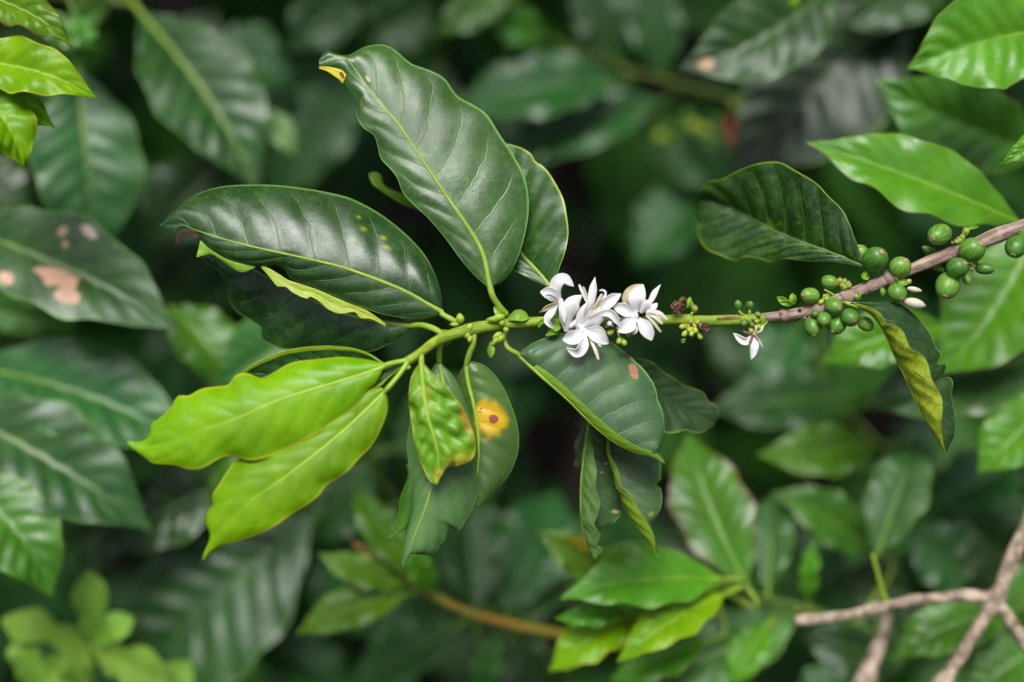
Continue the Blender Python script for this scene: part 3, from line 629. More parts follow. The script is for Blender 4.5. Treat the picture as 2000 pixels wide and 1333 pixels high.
# --- blossoms
def flower(parent, petals, name='flower', label=None, core=None):
    """each flower is its corolla tube (or first petal) carrying petals and stamens"""
    f = None
    if core:
        x0, y0, x1, y1, r, d = core
        pts = cr(pp([(x0, y0, d - 6), ((x0 + x1) / 2, (y0 + y1) / 2, d), (x1, y1, d + 6)]), 10)
        V, F = tube_data(pts, [r * K * (0.55 + 0.5 * (i / 9) ** 2) for i in range(10)], 12)
        f = link_mesh(name, V, F, [CREAM if r < 5 else PETAL], parent, label=label)
    for i, (pts, wd, mat, roll, cup) in enumerate(petals):
        st = wd <= 7
        blade(f or parent, pts, wd if st else wd * .9, mat, mat, roll=roll, cup=cup, profile=STAMEN_P if st else PETAL_P, rows=22, cols=3 if st else 6, thick=2.6 if st else 1.6,
              name='stamen' if st else 'petal', q=0, wave=0 if st else 1.2, seed=i, wfreq=9)
W_, C_, T_ = PETAL, CREAM, TAN
flower(B, [([(1092, 590, 22), (1087, 563, 34), (1100, 546, 40), (1121, 560, 30)], 30, W_, [10, 25, 35], 6),
           ([(1092, 588, 22), (1074, 574, 34), (1055, 570, 28)], 27, W_, [-10, 10], 5),
           ([(1090, 588, 30), (1078, 578, 40), (1064, 577, 36)], 12, W_, [30, 40], 3),
           ([(1090, 591, 28), (1072, 598, 38), (1053, 611, 36)], 10, T_, [20, 50], 3),
           ([(1089, 592, 24), (1077, 612, 36), (1070, 626, 34), (1081, 643, 30)], 18, W_, [-20, -30], 4),
           ([(1096, 584, 30), (1098, 605, 38), (1102, 632, 34)], 16, W_, [15, 30], 4)], core=(1096, 622, 1091, 589, 5, 18), label='white blossom with recurved petals and one fading petal')
flower(B, [([(1108, 648, 18), (1108, 618, 34), (1120, 592, 44), (1137, 577, 36)], 38, W_, [-14, -4], -6),
           ([(1128, 645, 26), (1140, 610, 44), (1148, 590, 40)], 30, W_, [10, 25], -5),
           ([(1135, 642, 30), (1160, 622, 44), (1186, 606, 40)], 40, W_, [-12, -4], -6),
           ([(1152, 612, 36), (1158, 578, 44), (1162, 542, 40)], 20, W_, [20, 45], 4),
           ([(1160, 612, 36), (1185, 592, 46), (1213, 574, 38)], 26, W_, [-20, 5], 5),
           ([(1165, 617, 36), (1190, 612, 48), (1206, 628, 44), (1209, 640, 38)], 18, W_, [10, -20], 4),
           ([(1146, 590, 36), (1138, 572, 40), (1131, 556, 42)], 6, W_, 0, 0), ([(1150, 590, 36), (1143, 570, 42), (1139, 560, 42)], 4.5, C_, 0, 0),
           ([(1160, 604, 44), (1174, 588, 48), (1183, 574, 50), (1178, 567, 50), (1171, 568, 48)], 4.5, W_, 0, 0),
           ([(1158, 604, 46), (1168, 588, 52), (1176, 574, 52)], 6, C_, 0, 0), ([(1140, 612, 52), (1148, 596, 58), (1156, 584, 56)], 5, C_, 0, 0), ([(1150, 616, 52), (1166, 604, 58), (1178, 598, 56)], 5, C_, 0, 0)],
       core=(1112, 640, 1150, 612, 10, 24), label='large white blossom with crowded petals and slender stamens')
flower(B, [([(1140, 646, 40), (1122, 659, 52), (1098, 664, 46)], 31, W_, [-10, 10], 6),
           ([(1141, 650, 42), (1139, 674, 54), (1128, 689, 52), (1106, 680, 50)], 24, W_, [10, 20, 40], 5),
           ([(1144, 648, 42), (1164, 656, 54), (1189, 672, 46)], 28, W_, [10, -8], 5),
           ([(1147, 643, 40), (1170, 646, 48), (1184, 660, 44)], 18, W_, [-18, -6], 4),
           ([(1152, 660, 50), (1161, 680, 58), (1165, 690, 58), (1169, 703, 56)], 6.5, C_, 0, 0), ([(1160, 662, 48), (1168, 672, 52), (1174, 677, 52)], 4, W_, 0, 0)],
       core=(1130, 636, 1142, 649, 8, 36), label='white blossom hanging below the others with a cream style')
flower(B, [([(1242, 616, 24), (1220, 606, 38), (1195, 597, 36)], 27, W_, [-15, 5], 5),
           ([(1238, 606, 20), (1224, 592, 24), (1230, 570, 26), (1253, 555, 22)], 20, T_, [10, 30], 4),
           ([(1244, 610, 26), (1243, 585, 40), (1256, 556, 34)], 38, W_, [-10, 15], -6),
           ([(1252, 612, 28), (1266, 594, 44), (1274, 586, 42)], 22, W_, [-20, 0], -4),
           ([(1262, 606, 30), (1275, 582, 42), (1290, 556, 36)], 13, W_, [20, 40], 4),
           ([(1262, 612, 30), (1274, 603, 42), (1284, 592, 40)], 16, W_, [10, 20], 3),
           ([(1242, 622, 30), (1224, 638, 42), (1207, 649, 38)], 31, W_, [10, -8], 5),
           ([(1247, 624, 30), (1262, 642, 44), (1273, 666, 38)], 30, W_, [-8, 12], 5),
           ([(1242, 630, 24), (1240, 644, 30), (1237, 655, 28)], 14, W_, [0, 10], 3),
           ([(1264, 608, 40), (1286, 610, 52), (1303, 624, 50)], 6, W_, 0, 0), ([(1264, 614, 40), (1280, 620, 52), (1294, 633, 48)], 6, W_, 0, 0),
           ([(1262, 616, 40), (1276, 630, 52), (1291, 649, 48)], 5.5, C_, 0, 0), ([(1264, 611, 44), (1280, 612, 54), (1291, 622, 52)], 5, C_, 0, 0)],
       core=(1216, 626, 1246, 616, 8, 22), label='white blossom with spreading stamens and a tan outer petal')
flower(B, [([(1471, 655, 18), (1455, 667, 28), (1432, 651, 26)], 16, W_, [-10, 20], 4), ([(1474, 658, 18), (1474, 678, 28), (1467, 703, 24)], 17, W_, [-10, 20], 4),
           ([(1470, 654, 22), (1458, 650, 26), (1451, 646, 26)], 4, DRY, 0, 0), ([(1472, 654, 22), (1466, 664, 30), (1462, 676, 30)], 4, DRY, 0, 0), ([(1476, 656, 22), (1484, 668, 26), (1490, 678, 24)], 4, C_, 0, 0),
           ([(1474, 654, 22), (1480, 664, 28), (1482, 676, 24)], 3.5, DRY, 0, 0), ([(1474, 650, 22), (1477, 642, 26), (1475, 636, 24)], 4, C_, 0, 0), ([(1478, 650, 22), (1486, 646, 26), (1490, 636, 24)], 5, C_, 0, 0)],
       core=(1478, 640, 1473, 656, 4.5, 14), label='small half-fallen blossom with two white petals left')
# withered blossoms
def withered(x, y, s, seed, core):
    rnd = random.Random(seed); ps = []
    for i in range(9):
        a = rnd.uniform(0, 6.28); L = s * rnd.uniform(.6, 1.15)
        ps.append(([(x, y, 22), (x + L * .5 * math.cos(a), y + L * .4 * math.sin(a), 22 + rnd.uniform(4, 12)), (x + L * math.cos(a + .5), y + L * .7 * math.sin(a + .5), 22 + rnd.uniform(-4, 8))], rnd.uniform(7.5, 12), DRY, [rnd.uniform(-60, 60), rnd.uniform(-60, 60)], 4))
    flower(B, ps, core=core, label='withered brown blossom')
withered(1320, 602, 17, 3, (1328, 612, 1320, 603, 6, 18)); withered(1378, 640, 13, 5, (1366, 634, 1376, 639, 5, 18)); withered(1192, 633, 13, 8, (1196, 637, 1190, 632, 5, 40))
blade(B, [(1326, 598, 24), (1330, 586, 28), (1336, 583, 28), (1340, 588, 26)], 7, DRY, DRY, profile=STAMEN_P, rows=14, cols=3, name='withered_petal')
# white buds among the berries
bud(B, 1766, 588, 1808, 598, 10.5, 14, CREAM, 'flower_bud'); bud(B, 1772, 563, 1801, 569, 5.5, 12, CREAM, 'flower_bud')

# --- berries
Z = 720 / 1999.0
for (x, y, ra, rb, ax, d) in [
    (838, 438, 60, 46, (-.75, -.05, .65), 16), (945, 365, 48, 40, (.75, .2, .6), 8), (968, 495, 55, 47, (.35, .25, .9), 30), (1193, 240, 80, 68, (.18, -.45, .88), 22), (1115, 208, 50, 46, (-.3, -.5, .2), -20),
    (1328, 283, 60, 60, (.35, -.62, .7), 20), (1312, 423, 56, 52, (.25, .65, .7), 14), (1540, 108, 78, 59, (-.72, .35, .6), 12), (1718, 190, 72, 70, (.35, -.45, .82), 30), (1640, 288, 61, 60, (.42, -.42, .8), 44),
    (1585, 385, 82, 66, (-.35, .75, .5), 26), (1787, 293, 52, 33, (.9, .1, .4), 14), (1690, 348, 36, 27, (.1, .8, .5), 12), (1490, 200, 52, 26, (-.5, -.3, .1), -40), (1955, 175, 68, 58, (-.4, .7, .5), 18),
    (865, 537, 26, 23, (0, .1, 1), 30), (915, 567, 46, 39, (-.2, .5, .85), 40), (855, 605, 60, 48, (0, .85, .5), 18), (985, 598, 56, 50, (-.55, .7, .45), 16), (1055, 558, 58, 52, (.2, .25, .95), 34),
    (1140, 592, 48, 40, (.5, .4, .2), -18), (740, 572, 48, 18, (-.9, .2, .1), -14), (1530, 285, 40, 22, (.5, .3, .1), -22),
    (448, 490, 28, 23, (-.1, -.8, .5), 10), (512, 490, 26, 23, (.1, -.55, .8), 10), (482, 585, 26, 22, (-.3, .3, .85), 14), (555, 541, 17, 17, (.1, .1, 1), 16), (525, 597, 15, 15, (0, .2, 1), 20)]:
    berry(B, 1280 + x * Z, 420 + y * Z, ra * Z, rb * Z, ax, d)
berry(B, 2010, 470, 26, 24, (.4, .5, .6), 10)
# young fruit in little clusters along the stem
for (x, y, dx, dy) in [(135, 612, -.6, .3), (172, 605, -.2, -.3), (150, 657, -.5, .7), (195, 657, 0, .9), (222, 640, .2, .6), (250, 672, .5, .8), (222, 500, .3, -.6), (190, 475, -.2, -.8), (210, 495, .1, -.4), (240, 578, .5, -.2), (178, 632, -.5, .4), (185, 575, -.3, -.2),
                       (558, 583, .4, .3), (570, 615, .5, .5), (540, 560, .1, -.1), (520, 640, 0, .8), (1000, 345, 0, -.9), (1028, 350, .2, -.9), (1050, 365, .5, -.7), (1060, 380, .8, -.3), (1035, 385, .4, -.4), (1010, 375, -.2, -.5), (935, 435, .2, -.5), (925, 462, -.2, .3), (890, 480, -.5, .4),
                       (1385, 360, .8, -.1), (1350, 375, .5, .3), (1640, 130, -.5, -.6), (1665, 110, 0, -.8), (1690, 75, .1, -.9), (1625, 145, -.8, 0), (1655, 145, .2, .3), (1745, 265, .4, .3), (1715, 300, .2, .6), (1300, 350, -.3, .5)]:
    calyx(B, 1280 + x * Z, 420 + y * Z, dx, dy, 0.45, 15, 5.0, 18)
for (x, y, dx, dy) in [(1208, 671, -.2, .6), (1221, 674, .3, .7), (1231, 655, .6, .5), (1198, 637, .4, .1), (1188, 653, -.5, .4)]: calyx(B, x, y, dx, dy, .4, 16, 5.5, 30)
for (x0, y0, x1, y1, r) in [(986, 622, 949, 625, 6.5), (985, 620, 962, 621, 8), (984, 622, 978, 614, 5), (985, 628, 975, 636, 6), (980, 650, 962, 662, 6), (975, 655, 961, 676, 5.5), (985, 655, 970, 670, 6.5), (990, 640, 986, 650, 6),
                            (915, 648, 909, 662, 6.5), (918, 655, 917, 671, 5.5), (897, 634, 878, 634, 4.5), (900, 632, 897, 612, 8.5), (920, 640, 912, 638, 8), (860, 668, 852, 676, 6), (855, 670, 843, 664, 5), (802, 716, 792, 722, 5)]:
    bud(B, x0, y0, x1, y1, r, 30)
for (pts, wd) in [([(960, 668, 26), (959, 682, 30), (958, 700, 26)], 15), ([(980, 622, 26), (974, 610, 30), (964, 600, 26)], 15), ([(992, 624, 18), (1012, 617, 24), (1034, 622, 14)], 24), ([(1074, 648, 16), (1080, 640, 22), (1096, 640, 16)], 20), ([(1066, 656, 14), (1078, 650, 20), (1092, 648, 16)], 12), ([(1052, 640, 16), (1058, 630, 20), (1068, 630, 18)], 9),
                   ([(1542, 598, 10), (1530, 588, 18), (1517, 580, 16)], 15), ([(1546, 596, 10), (1536, 592, 20), (1522, 592, 18)], 12), ([(1552, 594, 8), (1549, 584, 14), (1547, 573, 12)], 14), ([(1342, 602, 16), (1346, 592, 20), (1348, 580, 16)], 10), ([(1675, 586, 18), (1676, 580, 22), (1674, 572, 18)], 12), ([(1886, 452, 12), (1896, 446, 16), (1912, 443, 12)], 7), ([(1880, 460, 12), (1886, 450, 16), (1884, 443, 14)], 10),
                   ([(1334, 668, 16), (1336, 664, 20), (1330, 670, 16)], 8), ([(1722, 562, 10), (1724, 570, 14), (1722, 578, 10)], 9), ([(1692, 532, 12), (1688, 540, 18), (1698, 545, 14)], 12), ([(1752, 545, 12), (1760, 552, 18), (1776, 552, 14)], 14), ([(1500, 628, 12), (1490, 634, 16), (1488, 645, 16)], 9)]:
    blade(B, pts, wd, BRACT, BRACT, roll=15, cup=3, rows=14, cols=4, thick=1.6, name='bract', profile=PETAL_P)

for l in ([(1441, 604, 8), (1448, 613, 8), (1458, 620, 4)], [(1464, 603, 8), (1464, 612, 8), (1466, 622, 4)], [(1454, 628, 14), (1460, 624, 10), (1466, 622, 4)], [(1610, 575, 6), (1608, 590, 6), (1606, 602, 2)], [(1610, 566, 6), (1624, 574, 6), (1640, 586, 2)], [(1858, 474, 10), (1872, 476, 8), (1882, 486, 4)], [(1920, 524, 12), (1905, 515, 14), (1892, 496, 6)], [(1890, 540, 10), (1886, 520, 12), (1884, 496, 4)], [(1752, 556, 8), (1750, 566, 10), (1752, 576, 8)], [(1360, 640, 14), (1354, 634, 12), (1350, 626, 4)], [(1340, 646, 12), (1345, 636, 12), (1348, 626, 4)], [(1352, 610, 12), (1350, 616, 10), (1348, 624, 4)], [(1210, 660, 24), (1206, 646, 20), (1200, 632, 4)]):
    tube('fruit_stalk', pp(l), [2.6 * K, 2.8 * K, 3.2 * K], BUD, B, 7, 8)
blade(B, [(1400, 624, 11.5), (1420, 622, 12.2), (1448, 621, 11.5)], 6, DRY, DRY, profile=STAMEN_P, rows=14, cols=3, thick=0.8, name='bark_scar')
for (x, y, r) in ((1662, 576, 5), (1525, 612, 4), (1562, 606, 4.5), (1572, 622, 4), (1700, 566, 4), (1640, 592, 4.5)):
    berry(B, x, y, r, r * .8, (0.1, 0.2, 1), 12, BARK_DARK if r > 4.4 else BARK, 'leaf_scar', False)
# ------------------------------------------------------------------ branches behind
TWIG = plain('dull_twig', (0.08, 0.14, 0.02), (0.13, 0.18, 0.03), 60, 0.5)
def nearest(stem, p): return min(stem, key=lambda s: (s - p).length)
def bg_branch(label, stem, radii, leaves, bark=None, name='coffee_branch', cat='branch', ds=1.0):
    stem = [(s[0], s[1], s[2] * ds) for s in stem]
    leaves = [((L[0][0], L[0][1], L[0][2] * ds), (L[1][0], L[1][1], L[1][2] * ds)) + tuple(L[2:]) for L in leaves]
    t = thing(name, label, cat, P(*stem[0]))
    c = cr(pp(stem), 50)
    sc0 = scale_at(stem[0][2])
    tube('stem', pp(stem), [r * sc0 for r in radii], bark or TWIG, t, 10, 40, 0.15)
    for i, L in enumerate(leaves):
        base, tip, wd, top, und, o = L
        k = dict(roll=0, fold=15, q=4, wave=5, sag=(0, 0), dbow=25); k.update(o)
        b, e = base, tip
        m1 = [b[j] + (e[j] - b[j]) * .33 for j in range(3)]; m2 = [b[j] + (e[j] - b[j]) * .68 for j in range(3)]
        for m, f in ((m1, .9), (m2, 1.0)):
            m[0] += k['sag'][0] * f; m[1] += k['sag'][1] * f; m[2] += k['dbow'] * f
        st = nearest(c, P(*b)) if k.get('pet', True) else None
        blade(t, [b, tuple(m1), tuple(m2), e], wd, top, und, roll=k['roll'] * (1 if e[0] > b[0] else -1), fold=k['fold'], q=k['q'] * 1.3, wave=k['wave'], rows=44, cols=8, rib=k.get('rib', 3.2), ribmat=k.get('ribmat', RIB_DARK),
              stemto=st, seed=i * 1.7 + len(label), cup=k.get('cup', 0), label=k.get('label'), bow=k.get('bow', 5))
    return t
DK, MD, LM = dark(), mid(), LIME
DKC = dark('mature_leaf_bluish', c1=(0.015, 0.080, 0.018), c2=(0.030, 0.118, 0.030), spec=0.38, rough=0.28, vein_amt=0.35)
MDS = mid('green_leaf_fresh', c1=(0.075, 0.265, 0.008), c2=(0.11, 0.335, 0.013), spec=0.42, rough=0.28)
MDR = mid('green_leaf_scorched_rim', c1=(0.06, 0.21, 0.012), c2=(0.085, 0.26, 0.016), rim=(0.20, 0.07, 0.03), rimw=0.94)
BRN = (0.52, 0.30, 0.20)
PATCHED = dark('leaf_with_brown_patches', c1=(0.02, 0.06, 0.014), c2=(0.032, 0.082, 0.02), spots=[(0.50, 0.30, 0.085, 0.22, BRN, None), (0.58, 0.52, 0.05, 0.20, BRN, None), (0.33, 0.78, 0.035, 0.13, BRN, None), (0.44, -0.62, 0.018, 0.10, BRN, None), (0.53, -0.80, 0.035, 0.09, (0.6, 0.5, 0.42), None), (0.47, -0.40, 0.014, 0.08, BRN, None)])
RL = dict(ribmat=RIB_LIME, fold=14)
RG = dict(ribmat=RIB)

bg_branch('shoot of lime young leaves reaching in above a dark hanging leaf', [(-160, -60, -90), (-120, 60, -100), (-90, 160, -110), (-60, 220, -120)], [9, 8, 7, 6], [
    ((-70, -20, -90), (142, 92, -60), 92, lime('young_leaf_redrim', rim=(0.25, 0.10, 0.03), c1=(0.10, 0.28, 0.01), c2=(0.15, 0.34, 0.012)), UND_LIME, dict(RL, roll=20, sag=(10, -14), q=6, wave=9)),
    ((-90, 120, -80), (190, 192, -60), 118, LM, UND_LIME, dict(RL, roll=18, sag=(0, -20), wave=8)),
    ((-80, 150, -110), (108, 250, -100), 90, LM, UND_LIME, dict(RL, roll=3, sag=(5, -6), wave=8)),
    ((-60, 160, -80), (45, 332, -60), 120, LM, UND_LIME, dict(RL, roll=24, sag=(14, -10), wave=8))])

bg_branch('shrub branch of broad dark leaves stacked down its side, one with pinkish brown patches', [(-200, 300, -420), (-190, 600, -430), (-180, 850, -430), (-170, 1050, -430)], [16, 15, 14, 12], [
    ((-90, 440, -400), (352, 648, -330), 205, PATCHED, UND, dict(RG, roll=10, sag=(10, -14), label='broad leaf with pinkish brown dead patches')),
    ((-60, 715, -480), (385, 885, -430), 205, DKC, UND, dict(RG, roll=16, sag=(10, -24), q=6)),
    ((-110, 790, -400), (298, 1036, -380), 215, DKC, UND, dict(RG, roll=8, sag=(0, -14), q=5)),
    ((-90, 930, -330), (102, 1168, -310), 165, MD, UND, dict(roll=10, sag=(20, -14), q=7)),
    ((-80, 590, -560), (150, 640, -600), 80, MD, UND, dict(roll=0)),
    ((330, 600, -560), (445, 770, -540), 130, MD, UND, dict(RG, roll=20, sag=(16, -8), pet=False)),
    ((-100, 330, -700), (70, 420, -700), 150, DK, UND, dict(roll=20))], ds=1.15)

bg_branch('high branch whose glossy dark leaves hang in front of deep shade', [(160, -90, -640), (215, -10, -640), (240, 5, -640), (330, -60, -700)], [12, 11, 10, 9], [
    ((150, 130, -520), (192, 512, -500), 212, DKC, UND, dict(RG, roll=4, sag=(0, 0), q=5, fold=6, pet=False)),
    ((272, 22, -620), (505, 375, -560), 215, DKC, UND, dict(RG, roll=12, sag=(14, -10), q=8, rib=6)),
    ((390, 90, -900), (575, 160, -880), 170, DKC, UND, dict(roll=30, q=8, pet=False)),
    ((515, 212, -640), (582, 312, -620), 60, leaf_mat('pale_young_leaf', (0.12, 0.24, 0.06), (0.2, 0.34, 0.12), (0.2, 0.36, 0.1), rough=0.35), UND, dict(roll=15, pet=False, rib=2)),
    ((720, 110, -1000), (520, 400, -1000), 150, DKC, UND, dict(roll=15, q=7, pet=False)),
    ((440, 300, -820), (285, 480, -800), 165, DK, UND, dict(roll=15, q=5, pet=False)),
    ((420, 20, -1000), (330, 200, -1100), 150, DK, UND, dict(roll=10, pet=False)),
    ((60, 20, -420), (185, 110, -440), 60, MD, UND, dict(roll=10)), ((150, 30, -420), (178, 118, -440), 50, MD, UND, dict(roll=6)), ((210, -20, -640), (120, 90, -600), 60, MD, UND, dict(roll=10))], ds=1.25)

bg_branch('thin green branch crossing behind the large upright leaf', [(960, 20, -1100), (1060, 70, -1100), (1180, 120, -1120), (1290, 155, -1140), (1420, 190, -1160), (1560, 240, -1180)], [4, 4, 4.5, 5, 5, 5], [
    ((1215, 160, -1080), (880, 215, -1060), 150, DKC, UND, dict(roll=28, sag=(0, -14), q=4)),
    ((1300, 195, -1180), (955, 318, -1180), 130, DKC, UND, dict(roll=24, sag=(0, -8), q=4)),
    ((1010, -40, -950), (848, 70, -930), 90, mid('green_leaf_pale', c1=(0.06, 0.17, 0.03), c2=(0.09, 0.22, 0.05)), UND, dict(RG, roll=15)),
    ((1070, 70, -1050), (940, 30, -1000), 80, MD, UND, dict(roll=10)),
    ((1215, 130, -1150), (1130, -60, -1150), 110, DK, UND, dict(roll=10)),
    ((1300, 150, -1160), (1250, -60, -1180), 120, DKC, UND, dict(roll=6)),
    ((700, -30, -1150), (560, 100, -1100), 130, DK, UND, dict(roll=10, pet=False)),
    ((850, 10, -1200), (690, 90, -1200), 130, DK, UND, dict(roll=6, pet=False)),
    ((1310, 240, -1300), (1420, 380, -1300), 130, DKC, UND, dict(roll=15)),
    ((1380, 360, -1350), (1240, 520, -1300), 150, DKC, UND, dict(roll=25, pet=False)),
    ((860, 120, -1300), (800, 330, -1300), 150, DK, UND, dict(roll=10, pet=False))])

t = bg_branch('dark branch with a brown-streaked glossy leaf and a large deeply ribbed leaf', [(1860, -120, -900), (1780, -20, -880), (1700, -60, -800), (1640, -110, -760)], [12, 12, 11, 10], [
    ((1640, -40, -620), (1323, 137, -560), 185, dark('streaked_leaf', spots=[(0.86, -0.2, 0.05, 0.35, (0.4, 0.24, 0.12), None)]), UND, dict(roll=9, sag=(20, 14), q=8)),
    ((1775, -10, -880), (1425, 345, -860), 275, dark('mature_leaf_shade', c1=(0.007, 0.026, 0.009), c2=(0.011, 0.036, 0.013), vein_amt=0.2), UND, dict(roll=6, q=10, fold=4)),  # darker copy of the mature leaf, its shade put into the colour
    ((1560, -20, -500), (1545, 22, -480), 18, LM, UND, dict(roll=0, rib=1.5, pet=False)),
    ((1850, -60, -800), (1640, 60, -760), 130, DK, UND, dict(roll=10))])

t = thing('coffee_twig', 'out-of-focus twig with red and yellow-green berries in the shade', 'twig', P(1270, 220, -1200))
tube('stem', pp([(1240, 230, -1210), (1320, 250, -1200), (1400, 265, -1200), (1470, 300, -1210)]), [5 * K, 5 * K, 4 * K], GREEN_STEM, t, 8, 20)
for (x, y, r, m) in ((1290, 268, 15, BUD), (1312, 282, 14, BERRY), (1352, 245, 15, BUD), (1375, 255, 13, BUD), (1435, 205, 14, BUD), (1340, 225, 12, BERRY), (1422, 245, 13, RED), (1436, 270, 15, RED), (1446, 292, 13, RED), (1300, 240, 12, BERRY), (1385, 285, 13, BERRY), (1400, 235, 12, BERRY)):
    berry(t, x, y, r, r * .9, (.3, .3, .8), -1180, m, tip=False)

bg_branch('branch of fresh light green leaves above the green berries', [(2150, -420, -260), (2110, 120, -260), (2090, 300, -260), (2060, 430, -240), (2040, 560, -320), (2080, 760, -380)], [11, 11, 10, 9, 9, 8], [
    ((2060, 55, -170), (1772, 134, -140), 205, MDS, UND, dict(RG, roll=7, sag=(0, -10), q=6, wave=8)),
    ((2040, 300, -380), (1708, 155, -340), 185, MD, UND, dict(roll=4, sag=(0, 14), q=5)),
    ((1995, 436, -190), (1573, 278, -170), 158, MDS, UND, dict(RG, roll=28, sag=(14, -2), q=5, wave=7)),
    ((2060, 250, -30), (1949, 328, 0), 44, MDS, UND, dict(RG, roll=20, rib=2)),
    ((2030, 440, -350), (1825, 735, -330), 215, MDS, UND, dict(RG, roll=10, sag=(20, 10), q=5)),
    ((1850, 640, -330), (1600, 712, -330), 125, MDS, UND, dict(RG, roll=15, sag=(0, -14), pet=False)),
    ((2070, 690, -440), (1680, 800, -420), 185, mid('green_leaf_grey', c1=(0.045, 0.13, 0.03), c2=(0.065, 0.17, 0.045), rough=0.28), UND, dict(RG, roll=22, sag=(0, -6), q=5)),
    ((2070, 770, -380), (1908, 925, -350), 140, MDS, UND, dict(RG, roll=12))], ds=1.2)

bg_branch('leafy branch in shade below the folded yellow-backed leaf', [(2080, 940, -760), (1900, 930, -740), (1760, 900, -720), (1680, 830, -740), (1610, 760, -760)], [5, 4.5, 4, 4, 3], [
    ((1650, 770, -680), (1385, 800, -660), 140, DKC, UND, dict(roll=24, q=4)),
    ((1722, 868, -520), (1478, 888, -500), 112, MDS, UND, dict(RG, roll=16, sag=(0, 6))),
    ((1712, 1088, -380), (1792, 856, -470), 120, mid('green_leaf_matt', c1=(0.04, 0.14, 0.03), c2=(0.06, 0.18, 0.04), rough=0.36), UND, dict(RG, roll=7, pet=False)),
    ((1800, 930, -640), (1620, 960, -640), 90, MD, UND, dict(roll=0)),
    ((1990, 900, -640), (1820, 1000, -640), 150, DKC, UND, dict(roll=20, q=5)),
    ((2040, 1000, -700), (1800, 1080, -700), 150, DK, UND, dict(roll=10)),
    ((1560, 640, -760), (1480, 760, -740), 130, DKC, UND, dict(roll=20)),
    ((1500, 690, -1000), (1380, 640, -1000), 130, DK, UND, dict(roll=0, pet=False))], ds=1.3)

bg_branch('bright green leafy shoot rising beside the bare forked branch', [(1720, 1240, -320), (1600, 1195, -300), (1500, 1170, -290), (1440, 1155, -280), (1390, 1150, -260)], [6, 6, 6, 5, 5], [
    ((1462, 1150, -220), (1342, 846, -310), 160, MDR, UND, dict(RG, roll=6, sag=(-10, 0), q=4, label='upright bright leaf with reddish scorched margins')),
    ((1705, 1078, -340), (1508, 962, -320), 108, MD, UND, dict(RG, roll=20, sag=(0, -14))),
    ((1500, 1158, -300), (1512, 960, -370), 95, mid('green_leaf_matt'), UND, dict(RG, roll=12)),
    ((1575, 1180, -320), (1592, 1050, -300), 44, MDS, UND, dict(RG, roll=30)),
    ((1415, 1132, -200), (1092, 1170, -140), 128, MDS, UND, dict(RG, roll=22, sag=(0, -16), q=4)),
    ((1190, 1125, -250), (1050, 1036, -220), 84, mid('green_leaf_yellow_spot', c1=(0.10, 0.26, 0.012), c2=(0.15, 0.32, 0.02), spots=[(0.55, 0.62, 0.10, 0.25, (0.25, 0.10, 0.02), (0.5, 0.42, 0.01))]), UND, dict(RG, roll=6)),
    ((1418, 1160, -200), (1204, 1294, -150), 98, LM, UND_LIME, dict(RL, roll=24, sag=(0, -10))),
    ((1250, 1200, -230), (1072, 1314, -200), 98, LM, UND_LIME, dict(RL, roll=16, sag=(0, -12))),
    ((1230, 1195, -200), (1082, 1210, -180), 48, MDS, UND, dict(RG, roll=12)),
    ((1565, 1190, -330), (1262, 1335, -300), 145, mid('green_leaf_pale'), UND, dict(RG, roll=10, sag=(0, 8), q=3)),
    ((1380, 1250, -260), (1190, 1330, -230), 90, MDS, UND, dict(RG, roll=16)), ((1330, 1110, -260), (1150, 1085, -240), 80, MDS, UND, dict(RG, roll=12)), ((1500, 1220, -300), (1420, 1340, -270), 80, MDS, UND, dict(RG, roll=10)),
    ((1400, 1200, -420), (1250, 1110, -400), 108, MD, UND, dict(roll=5)), ((1480, 1120, -460), (1280, 1050, -460), 130, DK, UND, dict(roll=0)),
    ((1640, 1010, -560), (1560, 1150, -560), 130, DKC, UND, dict(roll=20))], ds=1.9)

bg_branch('small branch with an orange stem and narrow young leaves', [(1180, 1250, -400), (1060, 1232, -380), (960, 1210, -360), (900, 1190, -350), (850, 1165, -350), (800, 1135, -345), (740, 1095, -340), (690, 1060, -340)], [11, 10, 9, 8.5, 8, 7, 6, 4], [
    ((800, 1142, -340), (620, 1082, -320), 70, mid('green_leaf_yellowish'), UND, dict(RG, roll=16, sag=(0, 6))),
    ((800, 1160, -340), (578, 1238, -310), 92, mid('green_leaf_yellowish'), UND, dict(RG, roll=20, sag=(0, -10))),
    ((812, 1132, -320), (690, 955, -360), 84, MDS, UND, dict(RG, roll=12)),
    ((850, 1160, -340), (790, 1060, -320), 60, MDS, UND, dict(RG, roll=10)),
    ((930, 1200, -500), (900, 930, -640), 150, DKC, UND, dict(roll=14, q=5)),
    ((905, 1215, -520), (680, 1350, -600), 130, DKC, UND, dict(RG, roll=26, q=5)),
    ((975, 1225, -420), (935, 1360, -480), 60, mid('green_leaf_matt'), UND, dict(roll=10)),
    ((985, 1200, -560), (1090, 960, -700), 170, DKC, UND, dict(roll=6)),
    ((1020, 1225, -560), (1180, 1000, -760), 150, DKC, UND, dict(roll=20)),
    ((1000, 1240, -600), (1080, 1380, -640), 130, DK, UND, dict(roll=0))], bark=BARK_ORANGE, ds=1.6)

